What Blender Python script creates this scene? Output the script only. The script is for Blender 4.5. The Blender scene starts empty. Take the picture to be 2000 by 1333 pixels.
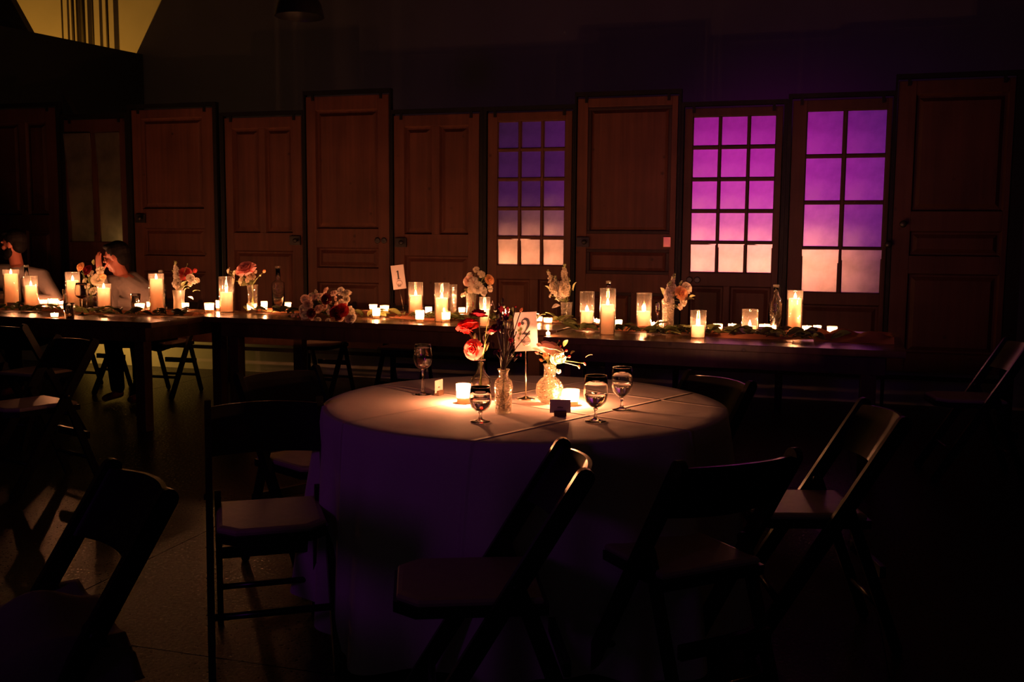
import bpy, bmesh, math, random
from mathutils import Vector, Matrix
from math import sin, cos, pi, radians, sqrt
SC = bpy.context.scene
COL = SC.collection
random.seed(7)

# ------------------------------------------------------------------ camera
FPX, PITCH, ROLL, YAW, HC = 1944.0, .1037, .0075, radians(16.5), 1.336
_fw = Vector((-sin(YAW)*cos(PITCH), cos(YAW)*cos(PITCH), -sin(PITCH)))
_rt0 = Vector((cos(YAW), sin(YAW), 0)); _dn0 = _fw.cross(_rt0)
_rt = cos(ROLL)*_rt0 - sin(ROLL)*_dn0
_dn = sin(ROLL)*_rt0 + cos(ROLL)*_dn0
_o = Vector((0, 0, HC))
cd = bpy.data.cameras.new('camera'); co = bpy.data.objects.new('camera', cd); COL.objects.link(co)
cd.sensor_width = 36; cd.lens = FPX/2000*36; cd.clip_end = 100
m = Matrix((_rt, -_dn, -_fw)).transposed().to_4x4(); m.translation = _o
co.matrix_world = m
SC.camera = co

def ray(x, y): return _fw + _rt*((x-1000)/FPX) + _dn*((y-666.5)/FPX)
def atz(x, y, z=.76):
    d = ray(x, y); return _o + d*((z-HC)/d.z)
def aty(x, y, Y):
    d = ray(x, y); return _o + d*(Y/d.y)

# ------------------------------------------------------------------ exposure, world
vs = SC.view_settings
vs.view_transform = 'Standard'; vs.look = 'None'; vs.exposure = 0; vs.gamma = 1; vs.use_curve_mapping = False
w = bpy.data.worlds.new('night'); SC.world = w; w.use_nodes = True
bg = w.node_tree.nodes['Background']; bg.inputs[0].default_value = (.9, .8, 1, 1); bg.inputs[1].default_value = .009

FLAME = (1.0, .36, .16)
def light(name, kind, loc, col, watts, size=.05, aim=None, parent=None, **kw):
    d = bpy.data.lights.new(name, kind); d.color = col; d.energy = watts
    if kind in ('POINT', 'SPOT'): d.shadow_soft_size = size
    if kind == 'AREA': d.shape = 'DISK'; d.size = size
    for k, v in kw.items(): setattr(d, k, v)
    o = bpy.data.objects.new(name, d); COL.objects.link(o); o.location = loc
    if aim is not None:
        o.rotation_euler = (Vector(aim)-Vector(loc)).to_track_quat('-Z', 'Y').to_euler()
    if parent: o.parent = parent
    return o
# two dance floor lamps on the camera's side of the room, aimed at the old glazed doors
light('camera_side_spot', 'SPOT', (-1.25, -3.0, 1.75), (1, .008, .68), 185, .34, aim=(-.55, 7.9, 1.6), spot_size=radians(15), spot_blend=1)
light('camera_side_spot', 'SPOT', (1.2, -3.2, 2.2), (.40, .03, .95), 58, .45, aim=(.3, 7.9, 1.65), spot_size=radians(20), spot_blend=1)
light('camera_side_spot', 'SPOT', (-3.2, -3.0, 2.5), (.54, .028, .85), 46, .5, aim=(-1.7, 6.6, 1.3), spot_size=radians(50), spot_blend=1)  # added violet fill for the left glazed panes and the tablecloth
# first a working lamp in the next bay, low behind the partition
light('yellow_light', 'SPOT', (-10.2, 10.15, .75), (1, .45, .045), 900, .05, aim=(-8.75, 11.02, 4.0), spot_size=radians(58), spot_blend=.35)
light('yellow_light', 'SPOT', (-6.75, 8.02, .55), (1, .54, .09), 19, .05, aim=(-6.55, 8.62, .1), spot_size=radians(120), spot_blend=.5)  # added spot behind the doors, only to turn the kickboard yellow
light('yellow_light', 'POINT', (-6.08, 8.13, 1.22), (1, .58, .20), 2.6, .03)  # added light close behind the clouded pane, so its lower corner glows

# ------------------------------------------------------------------ materials
MATS = {}
def nt(name):
    mt = bpy.data.materials.new(name); mt.use_nodes = True; t = mt.node_tree
    for n in list(t.nodes): t.nodes.remove(n)
    out = t.nodes.new('ShaderNodeOutputMaterial'); MATS[name] = mt
    return mt, t, out
def N(t, kind, **kw):
    n = t.nodes.new(kind)
    for k, v in kw.items():
        if k in n.inputs: n.inputs[k].default_value = v
        else: setattr(n, k, v)
    return n
def rgba(c): return (*c, 1) if len(c) == 3 else c
def pbr(name, col, rough=.6, metal=0, var=.15, scale=8, stretch=(1, 1, 1), bump=0, spec=.5, bscale=None, sheen=0):
    mt, t, out = nt(name)
    b = N(t, 'ShaderNodeBsdfPrincipled', Roughness=rough, Metallic=metal)
    b.inputs['Specular IOR Level'].default_value = spec
    tc = N(t, 'ShaderNodeTexCoord'); mp = N(t, 'ShaderNodeMapping'); mp.inputs['Scale'].default_value = stretch
    t.links.new(tc.outputs['Object'], mp.inputs['Vector'])
    ns = N(t, 'ShaderNodeTexNoise', Scale=scale, Detail=6.0)
    t.links.new(mp.outputs[0], ns.inputs['Vector'])
    rp = N(t, 'ShaderNodeValToRGB')
    rp.color_ramp.elements[0].position = .3; rp.color_ramp.elements[1].position = .7
    rp.color_ramp.elements[0].color = rgba(tuple(c*(1-var) for c in col)); rp.color_ramp.elements[1].color = rgba(tuple(min(1, c*(1+var)) for c in col))
    t.links.new(ns.outputs['Fac'], rp.inputs[0]); t.links.new(rp.outputs[0], b.inputs['Base Color'])
    if bump:
        n2 = N(t, 'ShaderNodeTexNoise', Scale=bscale or scale*3, Detail=4.0); t.links.new(mp.outputs[0], n2.inputs['Vector'])
        bp = N(t, 'ShaderNodeBump', Strength=bump, Distance=.01); t.links.new(n2.outputs['Fac'], bp.inputs['Height']); t.links.new(bp.outputs[0], b.inputs['Normal'])
    t.links.new(b.outputs[0], out.inputs[0])
    return mt
def petal(name, col, tr=.45):
    mt, t, out = nt(name)
    d = N(t, 'ShaderNodeBsdfDiffuse', Color=rgba(col)); l = N(t, 'ShaderNodeBsdfTranslucent', Color=rgba(col))
    mx = N(t, 'ShaderNodeMixShader', Fac=tr); t.links.new(d.outputs[0], mx.inputs[1]); t.links.new(l.outputs[0], mx.inputs[2]); t.links.new(mx.outputs[0], out.inputs[0])
    return mt
def thin_glass(name, tint=(.97, .97, .95), lo=.05, hi=.85, rough=.03, bump=0, bscale=60, dif=0):
    mt, t, out = nt(name)
    tr = N(t, 'ShaderNodeBsdfTransparent', Color=rgba(tint)); gl = N(t, 'ShaderNodeBsdfGlossy', Roughness=rough)
    lw = N(t, 'ShaderNodeLayerWeight', Blend=.35)
    mr = N(t, 'ShaderNodeMapRange'); mr.inputs['From Min'].default_value = .1; mr.inputs['From Max'].default_value = 1; mr.inputs['To Min'].default_value = lo; mr.inputs['To Max'].default_value = hi
    t.links.new(lw.outputs['Facing'], mr.inputs['Value'])
    mx = N(t, 'ShaderNodeMixShader'); t.links.new(mr.outputs[0], mx.inputs[0]); t.links.new(tr.outputs[0], mx.inputs[1]); t.links.new(gl.outputs[0], mx.inputs[2])
    if bump:
        tc = N(t, 'ShaderNodeTexCoord'); vo = N(t, 'ShaderNodeTexVoronoi', Scale=bscale); t.links.new(tc.outputs['Object'], vo.inputs['Vector'])
        bp = N(t, 'ShaderNodeBump', Strength=bump, Distance=.01); t.links.new(vo.outputs['Distance'], bp.inputs['Height'])
        t.links.new(bp.outputs[0], gl.inputs['Normal']); t.links.new(bp.outputs[0], lw.inputs['Normal'])
    last = mx
    if dif:
        l = N(t, 'ShaderNodeBsdfTranslucent', Color=(.9, .85, .75, 1)); m2 = N(t, 'ShaderNodeMixShader', Fac=dif)
        t.links.new(mx.outputs[0], m2.inputs[1]); t.links.new(l.outputs[0], m2.inputs[2]); last = m2
    t.links.new(last.outputs[0], out.inputs[0])
    return mt
def glow_shell(name, col, trans, transl):   # frosted glass or wax: some light straight through, some scattered through, the rest off the face
    mt, t, out = nt(name)
    d = N(t, 'ShaderNodeBsdfDiffuse', Color=rgba(col)); l = N(t, 'ShaderNodeBsdfTranslucent', Color=rgba(col)); tr = N(t, 'ShaderNodeBsdfTransparent', Color=(1, .97, .9, 1))
    m1 = N(t, 'ShaderNodeMixShader', Fac=transl); t.links.new(d.outputs[0], m1.inputs[1]); t.links.new(l.outputs[0], m1.inputs[2])
    m2 = N(t, 'ShaderNodeMixShader', Fac=trans); t.links.new(m1.outputs[0], m2.inputs[1]); t.links.new(tr.outputs[0], m2.inputs[2])
    t.links.new(m2.outputs[0], out.inputs[0]); return mt
def solid_glass(name, ior, col=(1, 1, 1), rough=0.0):
    mt, t, out = nt(name); g = N(t, 'ShaderNodeBsdfGlass', Roughness=rough, IOR=ior, Color=rgba(col)); t.links.new(g.outputs[0], out.inputs[0]); return mt
def emit(name, col, s):
    mt, t, out = nt(name); e = N(t, 'ShaderNodeEmission', Color=rgba(col), Strength=s); t.links.new(e.outputs[0], out.inputs[0]); return mt
def old_glass(name, rough, tint, trans=0.0):   # silvered, dusty old panes
    mt, t, out = nt(name)
    tc = N(t, 'ShaderNodeTexCoord'); ns = N(t, 'ShaderNodeTexNoise', Scale=5.0, Detail=4.5, Roughness=.55); t.links.new(tc.outputs['Object'], ns.inputs['Vector'])
    mr = N(t, 'ShaderNodeMapRange'); mr.inputs['From Min'].default_value = .3; mr.inputs['From Max'].default_value = .7; mr.inputs['To Min'].default_value = rough*.92; mr.inputs['To Max'].default_value = rough*1.1
    t.links.new(ns.outputs['Fac'], mr.inputs['Value'])
    cr = N(t, 'ShaderNodeValToRGB'); cr.color_ramp.elements[0].position = .3; cr.color_ramp.elements[1].position = .62
    cr.color_ramp.elements[0].color = rgba(tuple(c*.6 for c in tint)); cr.color_ramp.elements[1].color = rgba(tint)
    t.links.new(ns.outputs['Fac'], cr.inputs[0])
    g = N(t, 'ShaderNodeBsdfGlossy', distribution='BECKMANN'); t.links.new(mr.outputs[0], g.inputs['Roughness']); t.links.new(cr.outputs[0], g.inputs['Color'])
    d = N(t, 'ShaderNodeBsdfDiffuse', Color=(.3, .26, .22, 1))
    mx = N(t, 'ShaderNodeMixShader', Fac=.06); t.links.new(g.outputs[0], mx.inputs[1]); t.links.new(d.outputs[0], mx.inputs[2]); last = mx
    if trans:
        tr = N(t, 'ShaderNodeBsdfRefraction', Roughness=.18, IOR=1.0, Color=(.8, .8, .75, 1)); m2 = N(t, 'ShaderNodeMixShader', Fac=trans)
        t.links.new(mx.outputs[0], m2.inputs[1]); t.links.new(tr.outputs[0], m2.inputs[2])
        l = N(t, 'ShaderNodeBsdfTranslucent'); t.links.new(cr.outputs[0], l.inputs[0]); m3 = N(t, 'ShaderNodeMixShader', Fac=.35); t.links.new(m2.outputs[0], m3.inputs[1]); t.links.new(l.outputs[0], m3.inputs[2]); last = m3
    t.links.new(last.outputs[0], out.inputs[0]); return mt

def wood(name, col, rough, grain=26, spec=.2, var=.55):
    mt, t, out = nt(name)
    b = N(t, 'ShaderNodeBsdfPrincipled', Roughness=rough); b.inputs['Specular IOR Level'].default_value = spec
    tc = N(t, 'ShaderNodeTexCoord'); oi = N(t, 'ShaderNodeObjectInfo')
    ad = N(t, 'ShaderNodeVectorMath', operation='ADD'); sc = N(t, 'ShaderNodeVectorMath', operation='SCALE'); sc.inputs['Scale'].default_value = 9.0
    cb = N(t, 'ShaderNodeCombineXYZ'); t.links.new(oi.outputs['Random'], cb.inputs[0]); t.links.new(oi.outputs['Random'], cb.inputs[2])
    t.links.new(cb.outputs[0], sc.inputs[0]); t.links.new(tc.outputs['Object'], ad.inputs[0]); t.links.new(sc.outputs[0], ad.inputs[1])
    mp = N(t, 'ShaderNodeMapping'); mp.inputs['Scale'].default_value = (grain, grain, 1.1); t.links.new(ad.outputs[0], mp.inputs['Vector'])
    ns = N(t, 'ShaderNodeTexNoise', Scale=1.0, Detail=8.0, Roughness=.6); t.links.new(mp.outputs[0], ns.inputs['Vector'])
    ns2 = N(t, 'ShaderNodeTexNoise', Scale=2.2, Detail=3.0); t.links.new(ad.outputs[0], ns2.inputs['Vector'])
    vo = N(t, 'ShaderNodeTexVoronoi', Scale=5.5); t.links.new(ad.outputs[0], vo.inputs['Vector'])     # knots
    kr = N(t, 'ShaderNodeMapRange'); kr.inputs['From Min'].default_value = .03; kr.inputs['From Max'].default_value = .10; kr.inputs['To Min'].default_value = .3; kr.inputs['To Max'].default_value = 1
    t.links.new(vo.outputs['Distance'], kr.inputs['Value'])
    rp = N(t, 'ShaderNodeValToRGB'); e = rp.color_ramp.elements; e[0].position = .28; e[1].position = .72
    e[0].color = rgba(tuple(c*(1-var) for c in col)); e[1].color = rgba(tuple(c*(1+var) for c in col))
    mxf = N(t, 'ShaderNodeMath', operation='MULTIPLY_ADD'); mxf.inputs[1].default_value = .55; t.links.new(ns.outputs['Fac'], mxf.inputs[0])
    m5 = N(t, 'ShaderNodeMath', operation='MULTIPLY'); m5.inputs[1].default_value = .45; t.links.new(ns2.outputs['Fac'], m5.inputs[0]); t.links.new(m5.outputs[0], mxf.inputs[2])
    t.links.new(mxf.outputs[0], rp.inputs[0])
    mu = N(t, 'ShaderNodeVectorMath', operation='SCALE'); t.links.new(rp.outputs[0], mu.inputs[0]); t.links.new(kr.outputs[0], mu.inputs['Scale'])
    t.links.new(mu.outputs[0], b.inputs['Base Color'])
    bp = N(t, 'ShaderNodeBump', Strength=.25, Distance=.004); t.links.new(ns.outputs['Fac'], bp.inputs['Height']); t.links.new(bp.outputs[0], b.inputs['Normal'])
    t.links.new(b.outputs[0], out.inputs[0]); return mt

pbr('plaster', (.46, .42, .45), .9, var=.08, scale=1.3, bump=.1)
pbr('partition_paint', (.10, .095, .10), .9, var=.1, scale=1.2)
pbr('ceiling_paint', (.05, .05, .05), .9)
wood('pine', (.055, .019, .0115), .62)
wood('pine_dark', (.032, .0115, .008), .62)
wood('pine_black', (.016, .008, .006), .6)
wood('table_wood', (.085, .042, .02), .24, grain=14, spec=.55)
pbr('black_steel', (.004, .004, .004), .6, 0, spec=.15)
pbr('lock_iron', (.02, .018, .016), .45, .6)
pbr('brass', (.45, .28, .12), .35, 1)
pbr('chair_paint', (.010, .009, .009), .28, var=.1, spec=.5)
pbr('chair_vinyl', (.46, .34, .27), .42, var=.08, scale=30, bump=.05)
pbr('card', (.48, .42, .39), .8, var=.03)
pbr('ink', (.02, .018, .02), .7)
pbr('ink_grey', (.22, .18, .17), .8)
pbr('block_wood', (.10, .055, .03), .6)
pbr('metal_stand', (.75, .62, .45), .25, 1)
pbr('wick', (.02, .015, .01), .9)
pbr('stem_green', (.20, .26, .07), .6)
pbr('twig', (.12, .10, .05), .6)
pbr('leaf_green', (.13, .155, .045), .42, var=.3, scale=20)
pbr('leaf_pale', (.24, .27, .10), .5, var=.2, scale=20)
pbr('leaf_plum', (.075, .03, .035), .6, var=.3, scale=20)
pbr('lamp_black', (.010, .010, .011), .4)
pbr('skin', (.36, .11, .07), .5, var=.05)
pbr('shirt', (.20, .165, .16), .85, var=.05, scale=30, bump=.15)
pbr('hair', (.004, .0025, .002), .8, var=.3, scale=60, spec=.15)
pbr('conduit', (.05, .04, .03), .5)
pbr('wine', (.035, .004, .006), .1)
petal('petal_cream', (.74, .66, .50)); petal('petal_white', (.76, .70, .60)); petal('petal_blush', (.78, .56, .46)); petal('petal_pink', (.78, .36, .33))
petal('petal_coral', (.58, .10, .08)); petal('petal_red', (.55, .035, .03)); petal('petal_burgundy', (.16, .012, .02)); petal('petal_peach', (.84, .50, .24))
petal('chiffon', (.74, .31, .16), .4)
solid_glass('crystal', 1.48); solid_glass('clear_water', 1.33, (.97, .96, .94)); thin_glass('glass'); thin_glass('hurricane_glass', (.97, .95, .9), .07, .8, .04, dif=.028); thin_glass('water', (.86, .80, .74), .10, .6, .02); thin_glass('cut_glass', (.93, .90, .82), .18, .9, .08, bump=.9, bscale=120, dif=.10)
thin_glass('frosted_glass', (.9, .87, .8), .10, .6, .3, dif=.35)
glow_shell('frosted_cup', (.95, .86, .72), .45, .75)
glow_shell('clear_cup', (.95, .88, .75), .78, .8)
glow_shell('wax', (.90, .74, .58), 0, .6)
emit('flame', (1, .62, .26), 42)
old_glass('old_pane', .35, (.80, .72, .74)); old_glass('clear_pane', .40, (.72, .64, .52), .25)

# cloth with fold creases
mt = pbr('table_linen', (.72, .62, .60), .85, var=.03, scale=120)
t = mt.node_tree; b = [n for n in t.nodes if n.type == 'BSDF_PRINCIPLED'][0]
tc = N(t, 'ShaderNodeTexCoord'); mp = N(t, 'ShaderNodeMapping'); mp.inputs['Rotation'].default_value = (0, 0, radians(24)); t.links.new(tc.outputs['Object'], mp.inputs[0])
sx = N(t, 'ShaderNodeSeparateXYZ'); t.links.new(mp.outputs[0], sx.inputs[0])
hs = []
for ax, off in (('X', .16), ('X', -.32), ('Y', .05), ('Y', -.38)):
    s = N(t, 'ShaderNodeMath', operation='ADD'); s.inputs[1].default_value = off; t.links.new(sx.outputs[ax], s.inputs[0])
    a = N(t, 'ShaderNodeMath', operation='ABSOLUTE'); t.links.new(s.outputs[0], a.inputs[0])
    r = N(t, 'ShaderNodeMapRange'); r.inputs['From Max'].default_value = .014; r.inputs['To Min'].default_value = 1; r.inputs['To Max'].default_value = 0; r.interpolation_type = 'SMOOTHSTEP'
    t.links.new(a.outputs[0], r.inputs['Value']); hs.append(r)
su = None
for r in hs:
    if su is None: su = r.outputs[0]
    else:
        ad = N(t, 'ShaderNodeMath', operation='MAXIMUM'); t.links.new(su, ad.inputs[0]); t.links.new(r.outputs[0], ad.inputs[1]); su = ad.outputs[0]
nz = N(t, 'ShaderNodeTexNoise', Scale=9.0, Detail=3.0); t.links.new(tc.outputs['Object'], nz.inputs['Vector'])
nm = N(t, 'ShaderNodeMath', operation='MULTIPLY_ADD'); nm.inputs[1].default_value = .35; t.links.new(nz.outputs['Fac'], nm.inputs[0]); t.links.new(su, nm.inputs[2])
bp = N(t, 'ShaderNodeBump', Strength=.8, Distance=.006); t.links.new(nm.outputs[0], bp.inputs['Height']); t.links.new(bp.outputs[0], b.inputs['Normal'])

# polished concrete with glossy speckle and saw cuts
mt, t, out = nt('concrete')
b = N(t, 'ShaderNodeBsdfPrincipled'); b.inputs['Specular IOR Level'].default_value = .3
tc = N(t, 'ShaderNodeTexCoord'); n1 = N(t, 'ShaderNodeTexNoise', Scale=1.6, Detail=8.0); n2 = N(t, 'ShaderNodeTexNoise', Scale=70.0, Detail=5.0)
for n in (n1, n2): t.links.new(tc.outputs['Object'], n.inputs['Vector'])
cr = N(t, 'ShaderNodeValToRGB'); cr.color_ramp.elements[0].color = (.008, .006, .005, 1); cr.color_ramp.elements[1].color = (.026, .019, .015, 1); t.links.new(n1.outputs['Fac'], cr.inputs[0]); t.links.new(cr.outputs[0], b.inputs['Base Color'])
mr = N(t, 'ShaderNodeMapRange'); mr.inputs['From Min'].default_value = .3; mr.inputs['From Max'].default_value = .7; mr.inputs['To Min'].default_value = .22; mr.inputs['To Max'].default_value = .5; t.links.new(n2.outputs['Fac'], mr.inputs['Value']); t.links.new(mr.outputs[0], b.inputs['Roughness'])
bp = N(t, 'ShaderNodeBump', Strength=.35, Distance=.006); t.links.new(n2.outputs['Fac'], bp.inputs['Height']); t.links.new(bp.outputs[0], b.inputs['Normal'])
t.links.new(b.outputs[0], out.inputs[0])

# ------------------------------------------------------------------ mesh builder
class MB:
    def __init__(s): s.v = []; s.f = []
    def add(s, vs_, fs, M=None):
        o = len(s.v)
        s.v += [tuple(M @ Vector(p)) if M else tuple(p) for p in vs_]
        s.f += [tuple(i+o for i in f) for f in fs]; return s
    def box(s, x0, x1, y0, y1, z0, z1, M=None):
        v = [(x, y, z) for z in (z0, z1) for y in (y0, y1) for x in (x0, x1)]
        return s.add(v, [(0, 2, 3, 1), (4, 5, 7, 6), (0, 1, 5, 4), (2, 6, 7, 3), (0, 4, 6, 2), (1, 3, 7, 5)], M)
    def bbox(s, x0, x1, y0, y1, z0, z1, r=.004, M=None):    # box with eased edges
        bm = bmesh.new(); bmesh.ops.create_cube(bm, size=1)
        for q in bm.verts: q.co = Vector(((x0+x1)/2+q.co.x*(x1-x0), (y0+y1)/2+q.co.y*(y1-y0), (z0+z1)/2+q.co.z*(z1-z0)))
        bmesh.ops.bevel(bm, geom=bm.edges[:], offset=r, segments=2, affect='EDGES', profile=.6)
        bm.verts.index_update(); v = [q.co.copy() for q in bm.verts]; f = [[q.index for q in g.verts] for g in bm.faces]; bm.free()
        return s.add(v, f, M)
    def lathe(s, prof, n=24, M=None, cap=True, ripple=0, k=0):
        v = []; f = []
        for (r, z) in prof:
            for i in range(n):
                a = 2*pi*i/n; rr = r*(1+ripple*cos(k*a)); v.append((rr*cos(a), rr*sin(a), z))
        for j in range(len(prof)-1):
            for i in range(n):
                i2 = (i+1) % n; f.append((j*n+i, j*n+i2, (j+1)*n+i2, (j+1)*n+i))
        if cap:
            f.append(tuple(range(n))[::-1]); f.append(tuple((len(prof)-1)*n+i for i in range(n)))
        return s.add(v, f, M)
    def tube(s, pts, r, n=8, M=None):
        pts = [Vector(p) for p in pts]; rs = r if isinstance(r, (list, tuple)) else [r]*len(pts)
        v = []; f = []; up = None
        for i, p in enumerate(pts):
            d = (pts[min(i+1, len(pts)-1)]-pts[max(i-1, 0)]).normalized()
            if up is None: up = d.orthogonal().normalized()
            up = (up-d*up.dot(d)).normalized(); sd = d.cross(up)
            for k in range(n):
                a = 2*pi*k/n; v.append(p+(up*cos(a)+sd*sin(a))*rs[i])
        for i in range(len(pts)-1):
            for k in range(n):
                k2 = (k+1) % n; f.append((i*n+k, i*n+k2, (i+1)*n+k2, (i+1)*n+k))
        f.append(tuple(range(n))[::-1]); f.append(tuple((len(pts)-1)*n+k for k in range(n)))
        return s.add(v, f, M)
    def prism(s, poly, h0, h1, ax='y', M=None):     # polygon in the other two axes, extruded along ax
        n = len(poly); v = []
        for h in (h0, h1):
            for (a, b) in poly: v.append((a, h, b) if ax == 'y' else (a, b, h))
        f = [tuple(range(n)), tuple(range(n, 2*n))[::-1]] + [(i, i+n, (i+1) % n+n, (i+1) % n) for i in range(n)]
        return s.add(v, f, M)
    def sphere(s, c, r, n=12, m=8, sc=(1, 1, 1), M=None):
        v = [(c[0], c[1], c[2]-r*sc[2])]; f = []
        for j in range(1, m):
            t_ = -pi/2+pi*j/m
            for i in range(n):
                a = 2*pi*i/n; v.append((c[0]+r*sc[0]*cos(t_)*cos(a), c[1]+r*sc[1]*cos(t_)*sin(a), c[2]+r*sc[2]*sin(t_)))
        v.append((c[0], c[1], c[2]+r*sc[2])); L = len(v)-1
        for i in range(n):
            i2 = (i+1) % n; f.append((0, 1+i2, 1+i)); f.append((L, L-n+i, L-n+i2))
            for j in range(m-2): f.append((1+j*n+i, 1+j*n+i2, 1+(j+1)*n+i2, 1+(j+1)*n+i))
        return s.add(v, f, M)
    def capsule(s, p0, r0, p1, r1, n=14):
        p0 = Vector(p0); p1 = Vector(p1); d = p1-p0; L = d.length
        M = Matrix.Translation(p0) @ d.to_track_quat('Z', 'Y').to_matrix().to_4x4()
        prof = [(max(1e-4, r0*cos(a)), r0*sin(a)) for a in (-1.57, -1.1, -.7, -.3, 0)] + [(max(1e-4, r1*cos(a)), L+r1*sin(a)) for a in (0, .3, .7, 1.1, 1.57)]
        return s.lathe(prof, n, M)
    def mesh(s, name, mat, smooth=True):
        me = bpy.data.meshes.new(name); me.from_pydata(s.v, [], s.f)
        if smooth: me.polygons.foreach_set('use_smooth', [True]*len(me.polygons))
        me.materials.append(MATS[mat]); me.update(); return me
    def build(s, name, mat, parent=None, smooth=True, auto=None):
        me = s.mesh(name, mat, smooth)
        if auto:
            bm = bmesh.new(); bm.from_mesh(me); bmesh.ops.recalc_face_normals(bm, faces=bm.faces)
            for e in bm.edges:
                if len(e.link_faces) == 2 and e.calc_face_angle(0) > auto: e.smooth = False
            bm.to_mesh(me); bm.free()
        return put(name, me, parent)
def put(name, me, parent=None, M=None):
    o = bpy.data.objects.new(name, me); COL.objects.link(o)
    if parent: o.parent = parent
    if M is not None: o.matrix_basis = M
    return o
def thing(name, label, cat, loc=(0, 0, 0), rz=0, group=None, kind=None):
    o = bpy.data.objects.new(name, None); COL.objects.link(o); o.location = loc; o.rotation_euler = (0, 0, rz); o.empty_display_size = .05
    return tag(o, label, cat, group, kind)
def tag(o, label=None, cat=None, group=None, kind=None):
    if label: o['label'] = label
    if cat: o['category'] = cat
    if group: o['group'] = group
    if kind: o['kind'] = kind
    return o
def dup(root, loc, rz, label, group=None):
    r = root.copy(); COL.objects.link(r); r.location = loc; r.rotation_euler = (0, 0, rz); r['label'] = label
    if group: r['group'] = group
    for ch in list(root.children):
        c = ch.copy(); COL.objects.link(c); c.parent = r
        for g in ch.children:
            d = g.copy(); COL.objects.link(d); d.parent = c
    return r
RZ = lambda a: Matrix.Rotation(a, 4, 'Z')
TR = lambda *p: Matrix.Translation(p)

# ------------------------------------------------------------------ the room
def struct(name, mb, mat, label=None):
    o = mb.build(name, mat, None, False); tag(o, label, None, None, 'structure'); return o
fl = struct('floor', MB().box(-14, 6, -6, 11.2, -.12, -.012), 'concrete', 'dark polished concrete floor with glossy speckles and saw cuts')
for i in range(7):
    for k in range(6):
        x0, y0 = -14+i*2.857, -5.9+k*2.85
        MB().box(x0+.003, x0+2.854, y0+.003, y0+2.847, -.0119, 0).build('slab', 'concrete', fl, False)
struct('wall_back', MB().box(-14, 6, 11.02, 11.2, 0, 6), 'plaster', 'plain grey plaster wall behind the row of doors')
pbr('pale_board', (.5, .46, .38), .7, var=.05)
struct('baseboard_back', MB().box(-8.0, 5.8, 8.62, 8.70, 0, .42), 'pale_board', 'pale low kickboard seen under the hanging doors')
struct('wall_right', MB().box(5.8, 6, -6, 11.02, 0, 6), 'partition_paint', 'dark wall on the right side')
struct('wall_left', MB().box(-14.2, -14, -6, 11.2, 0, 6), 'partition_paint', 'dark far left wall')
struct('ceiling', MB().box(-14, 6, -6, 11.2, 6, 6.1), 'ceiling_paint', 'dark high ceiling')
# partition, its raking top edge seen above the doors at the left
pd = (Vector((-8.57, 9.12, 0))-Vector((-8.146, 11.02, 0))).normalized()
pa = Vector((-8.146, 11.0, 0)); pb = pa+pd*2.9; nn = Vector((pd.y, -pd.x, 0))*-.12
if nn.x > 0: nn = -nn
q = [pa, pb, pb+nn, pa+nn]
struct('wall_partition', MB().prism([(p.x, p.y) for p in q], 0, 3.60, 'z'), 'partition_paint', 'dark partition wall whose top edge stops below the yellow light')
struct('wall_bay_side', MB().prism([(-12.4, 11.0), (-12.4, 9.3), (-12.5, 9.3), (-12.5, 11.0)], 0, 3.2, 'z'), 'partition_paint', 'dark side wall of the lit bay')
a_, b_ = aty(59, 58, 9.9), aty(27, 0, 9.9); e_ = (b_-a_).normalized(); lo, hi = a_-e_*1.2, b_+e_*1.4
struct('shade_slab_1', MB().prism([(lo.x, lo.z), (hi.x, hi.z), (hi.x-1.6, hi.z), (lo.x-1.6, lo.z)], 9.85, 9.95, 'y'), 'partition_paint', 'added dark slab standing in for the shadow left of the yellow light')  # dark slab added to give the yellow light its slanting left edge
for px, r, lb in ((120, .011, 'thinnest conduit pipe, leftmost on the yellow lit wall'), (141, .02, 'second conduit pipe from left on the yellow lit wall'), (149, .011, 'thin conduit pipe close beside the thick one on yellow wall'), (161, .026, 'thickest black conduit pipe on the yellow lit wall'), (180, .012, 'thin conduit pipe just right of the thick one'), (208, .018, 'rightmost conduit pipe on the yellow lit wall')):
    p = aty(px, 0, 10.97)
    o = thing('conduit_pipe', lb, 'pipe', (p.x, 10.97, 2.6), 0, 'conduits on the yellow lit wall')
    MB().tube([(0, 0, 0), (0, 0, 3.38)], r, 8).build('tube', 'conduit', o)
    for z in (.4, 2.4): MB().box(-r*1.9, r*1.9, -r*1.1, .05, z, z+.03).build('clip', 'conduit', o, False)

# pendant lamp
pl = atz(585, 33, 2.9)
o = thing('pendant_lamp', 'black metal dome pendant lamp hanging unlit above the doors', 'lamp', pl)
MB().lathe([(.175, 0), (.172, .02), (.155, .09), (.12, .15), (.07, .19), (.045, .205), (.04, .205), (.065, .185), (.115, .145), (.15, .088), (.167, .02), (.170, 0)], 32, cap=False).build('shade', 'lamp_black', o)
MB().lathe([(.045, .2), (.045, .26), (.025, .29), (.01, .3)], 16).build('socket_cap', 'lamp_black', o)
MB().tube([(0, 0, .29), (0, 0, 3.1)], .006, 6).build('cord', 'lamp_black', o)
MB().sphere((0, 0, .10), .04, 12, 8).build('bulb', 'frosted_cup', o)

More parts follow.
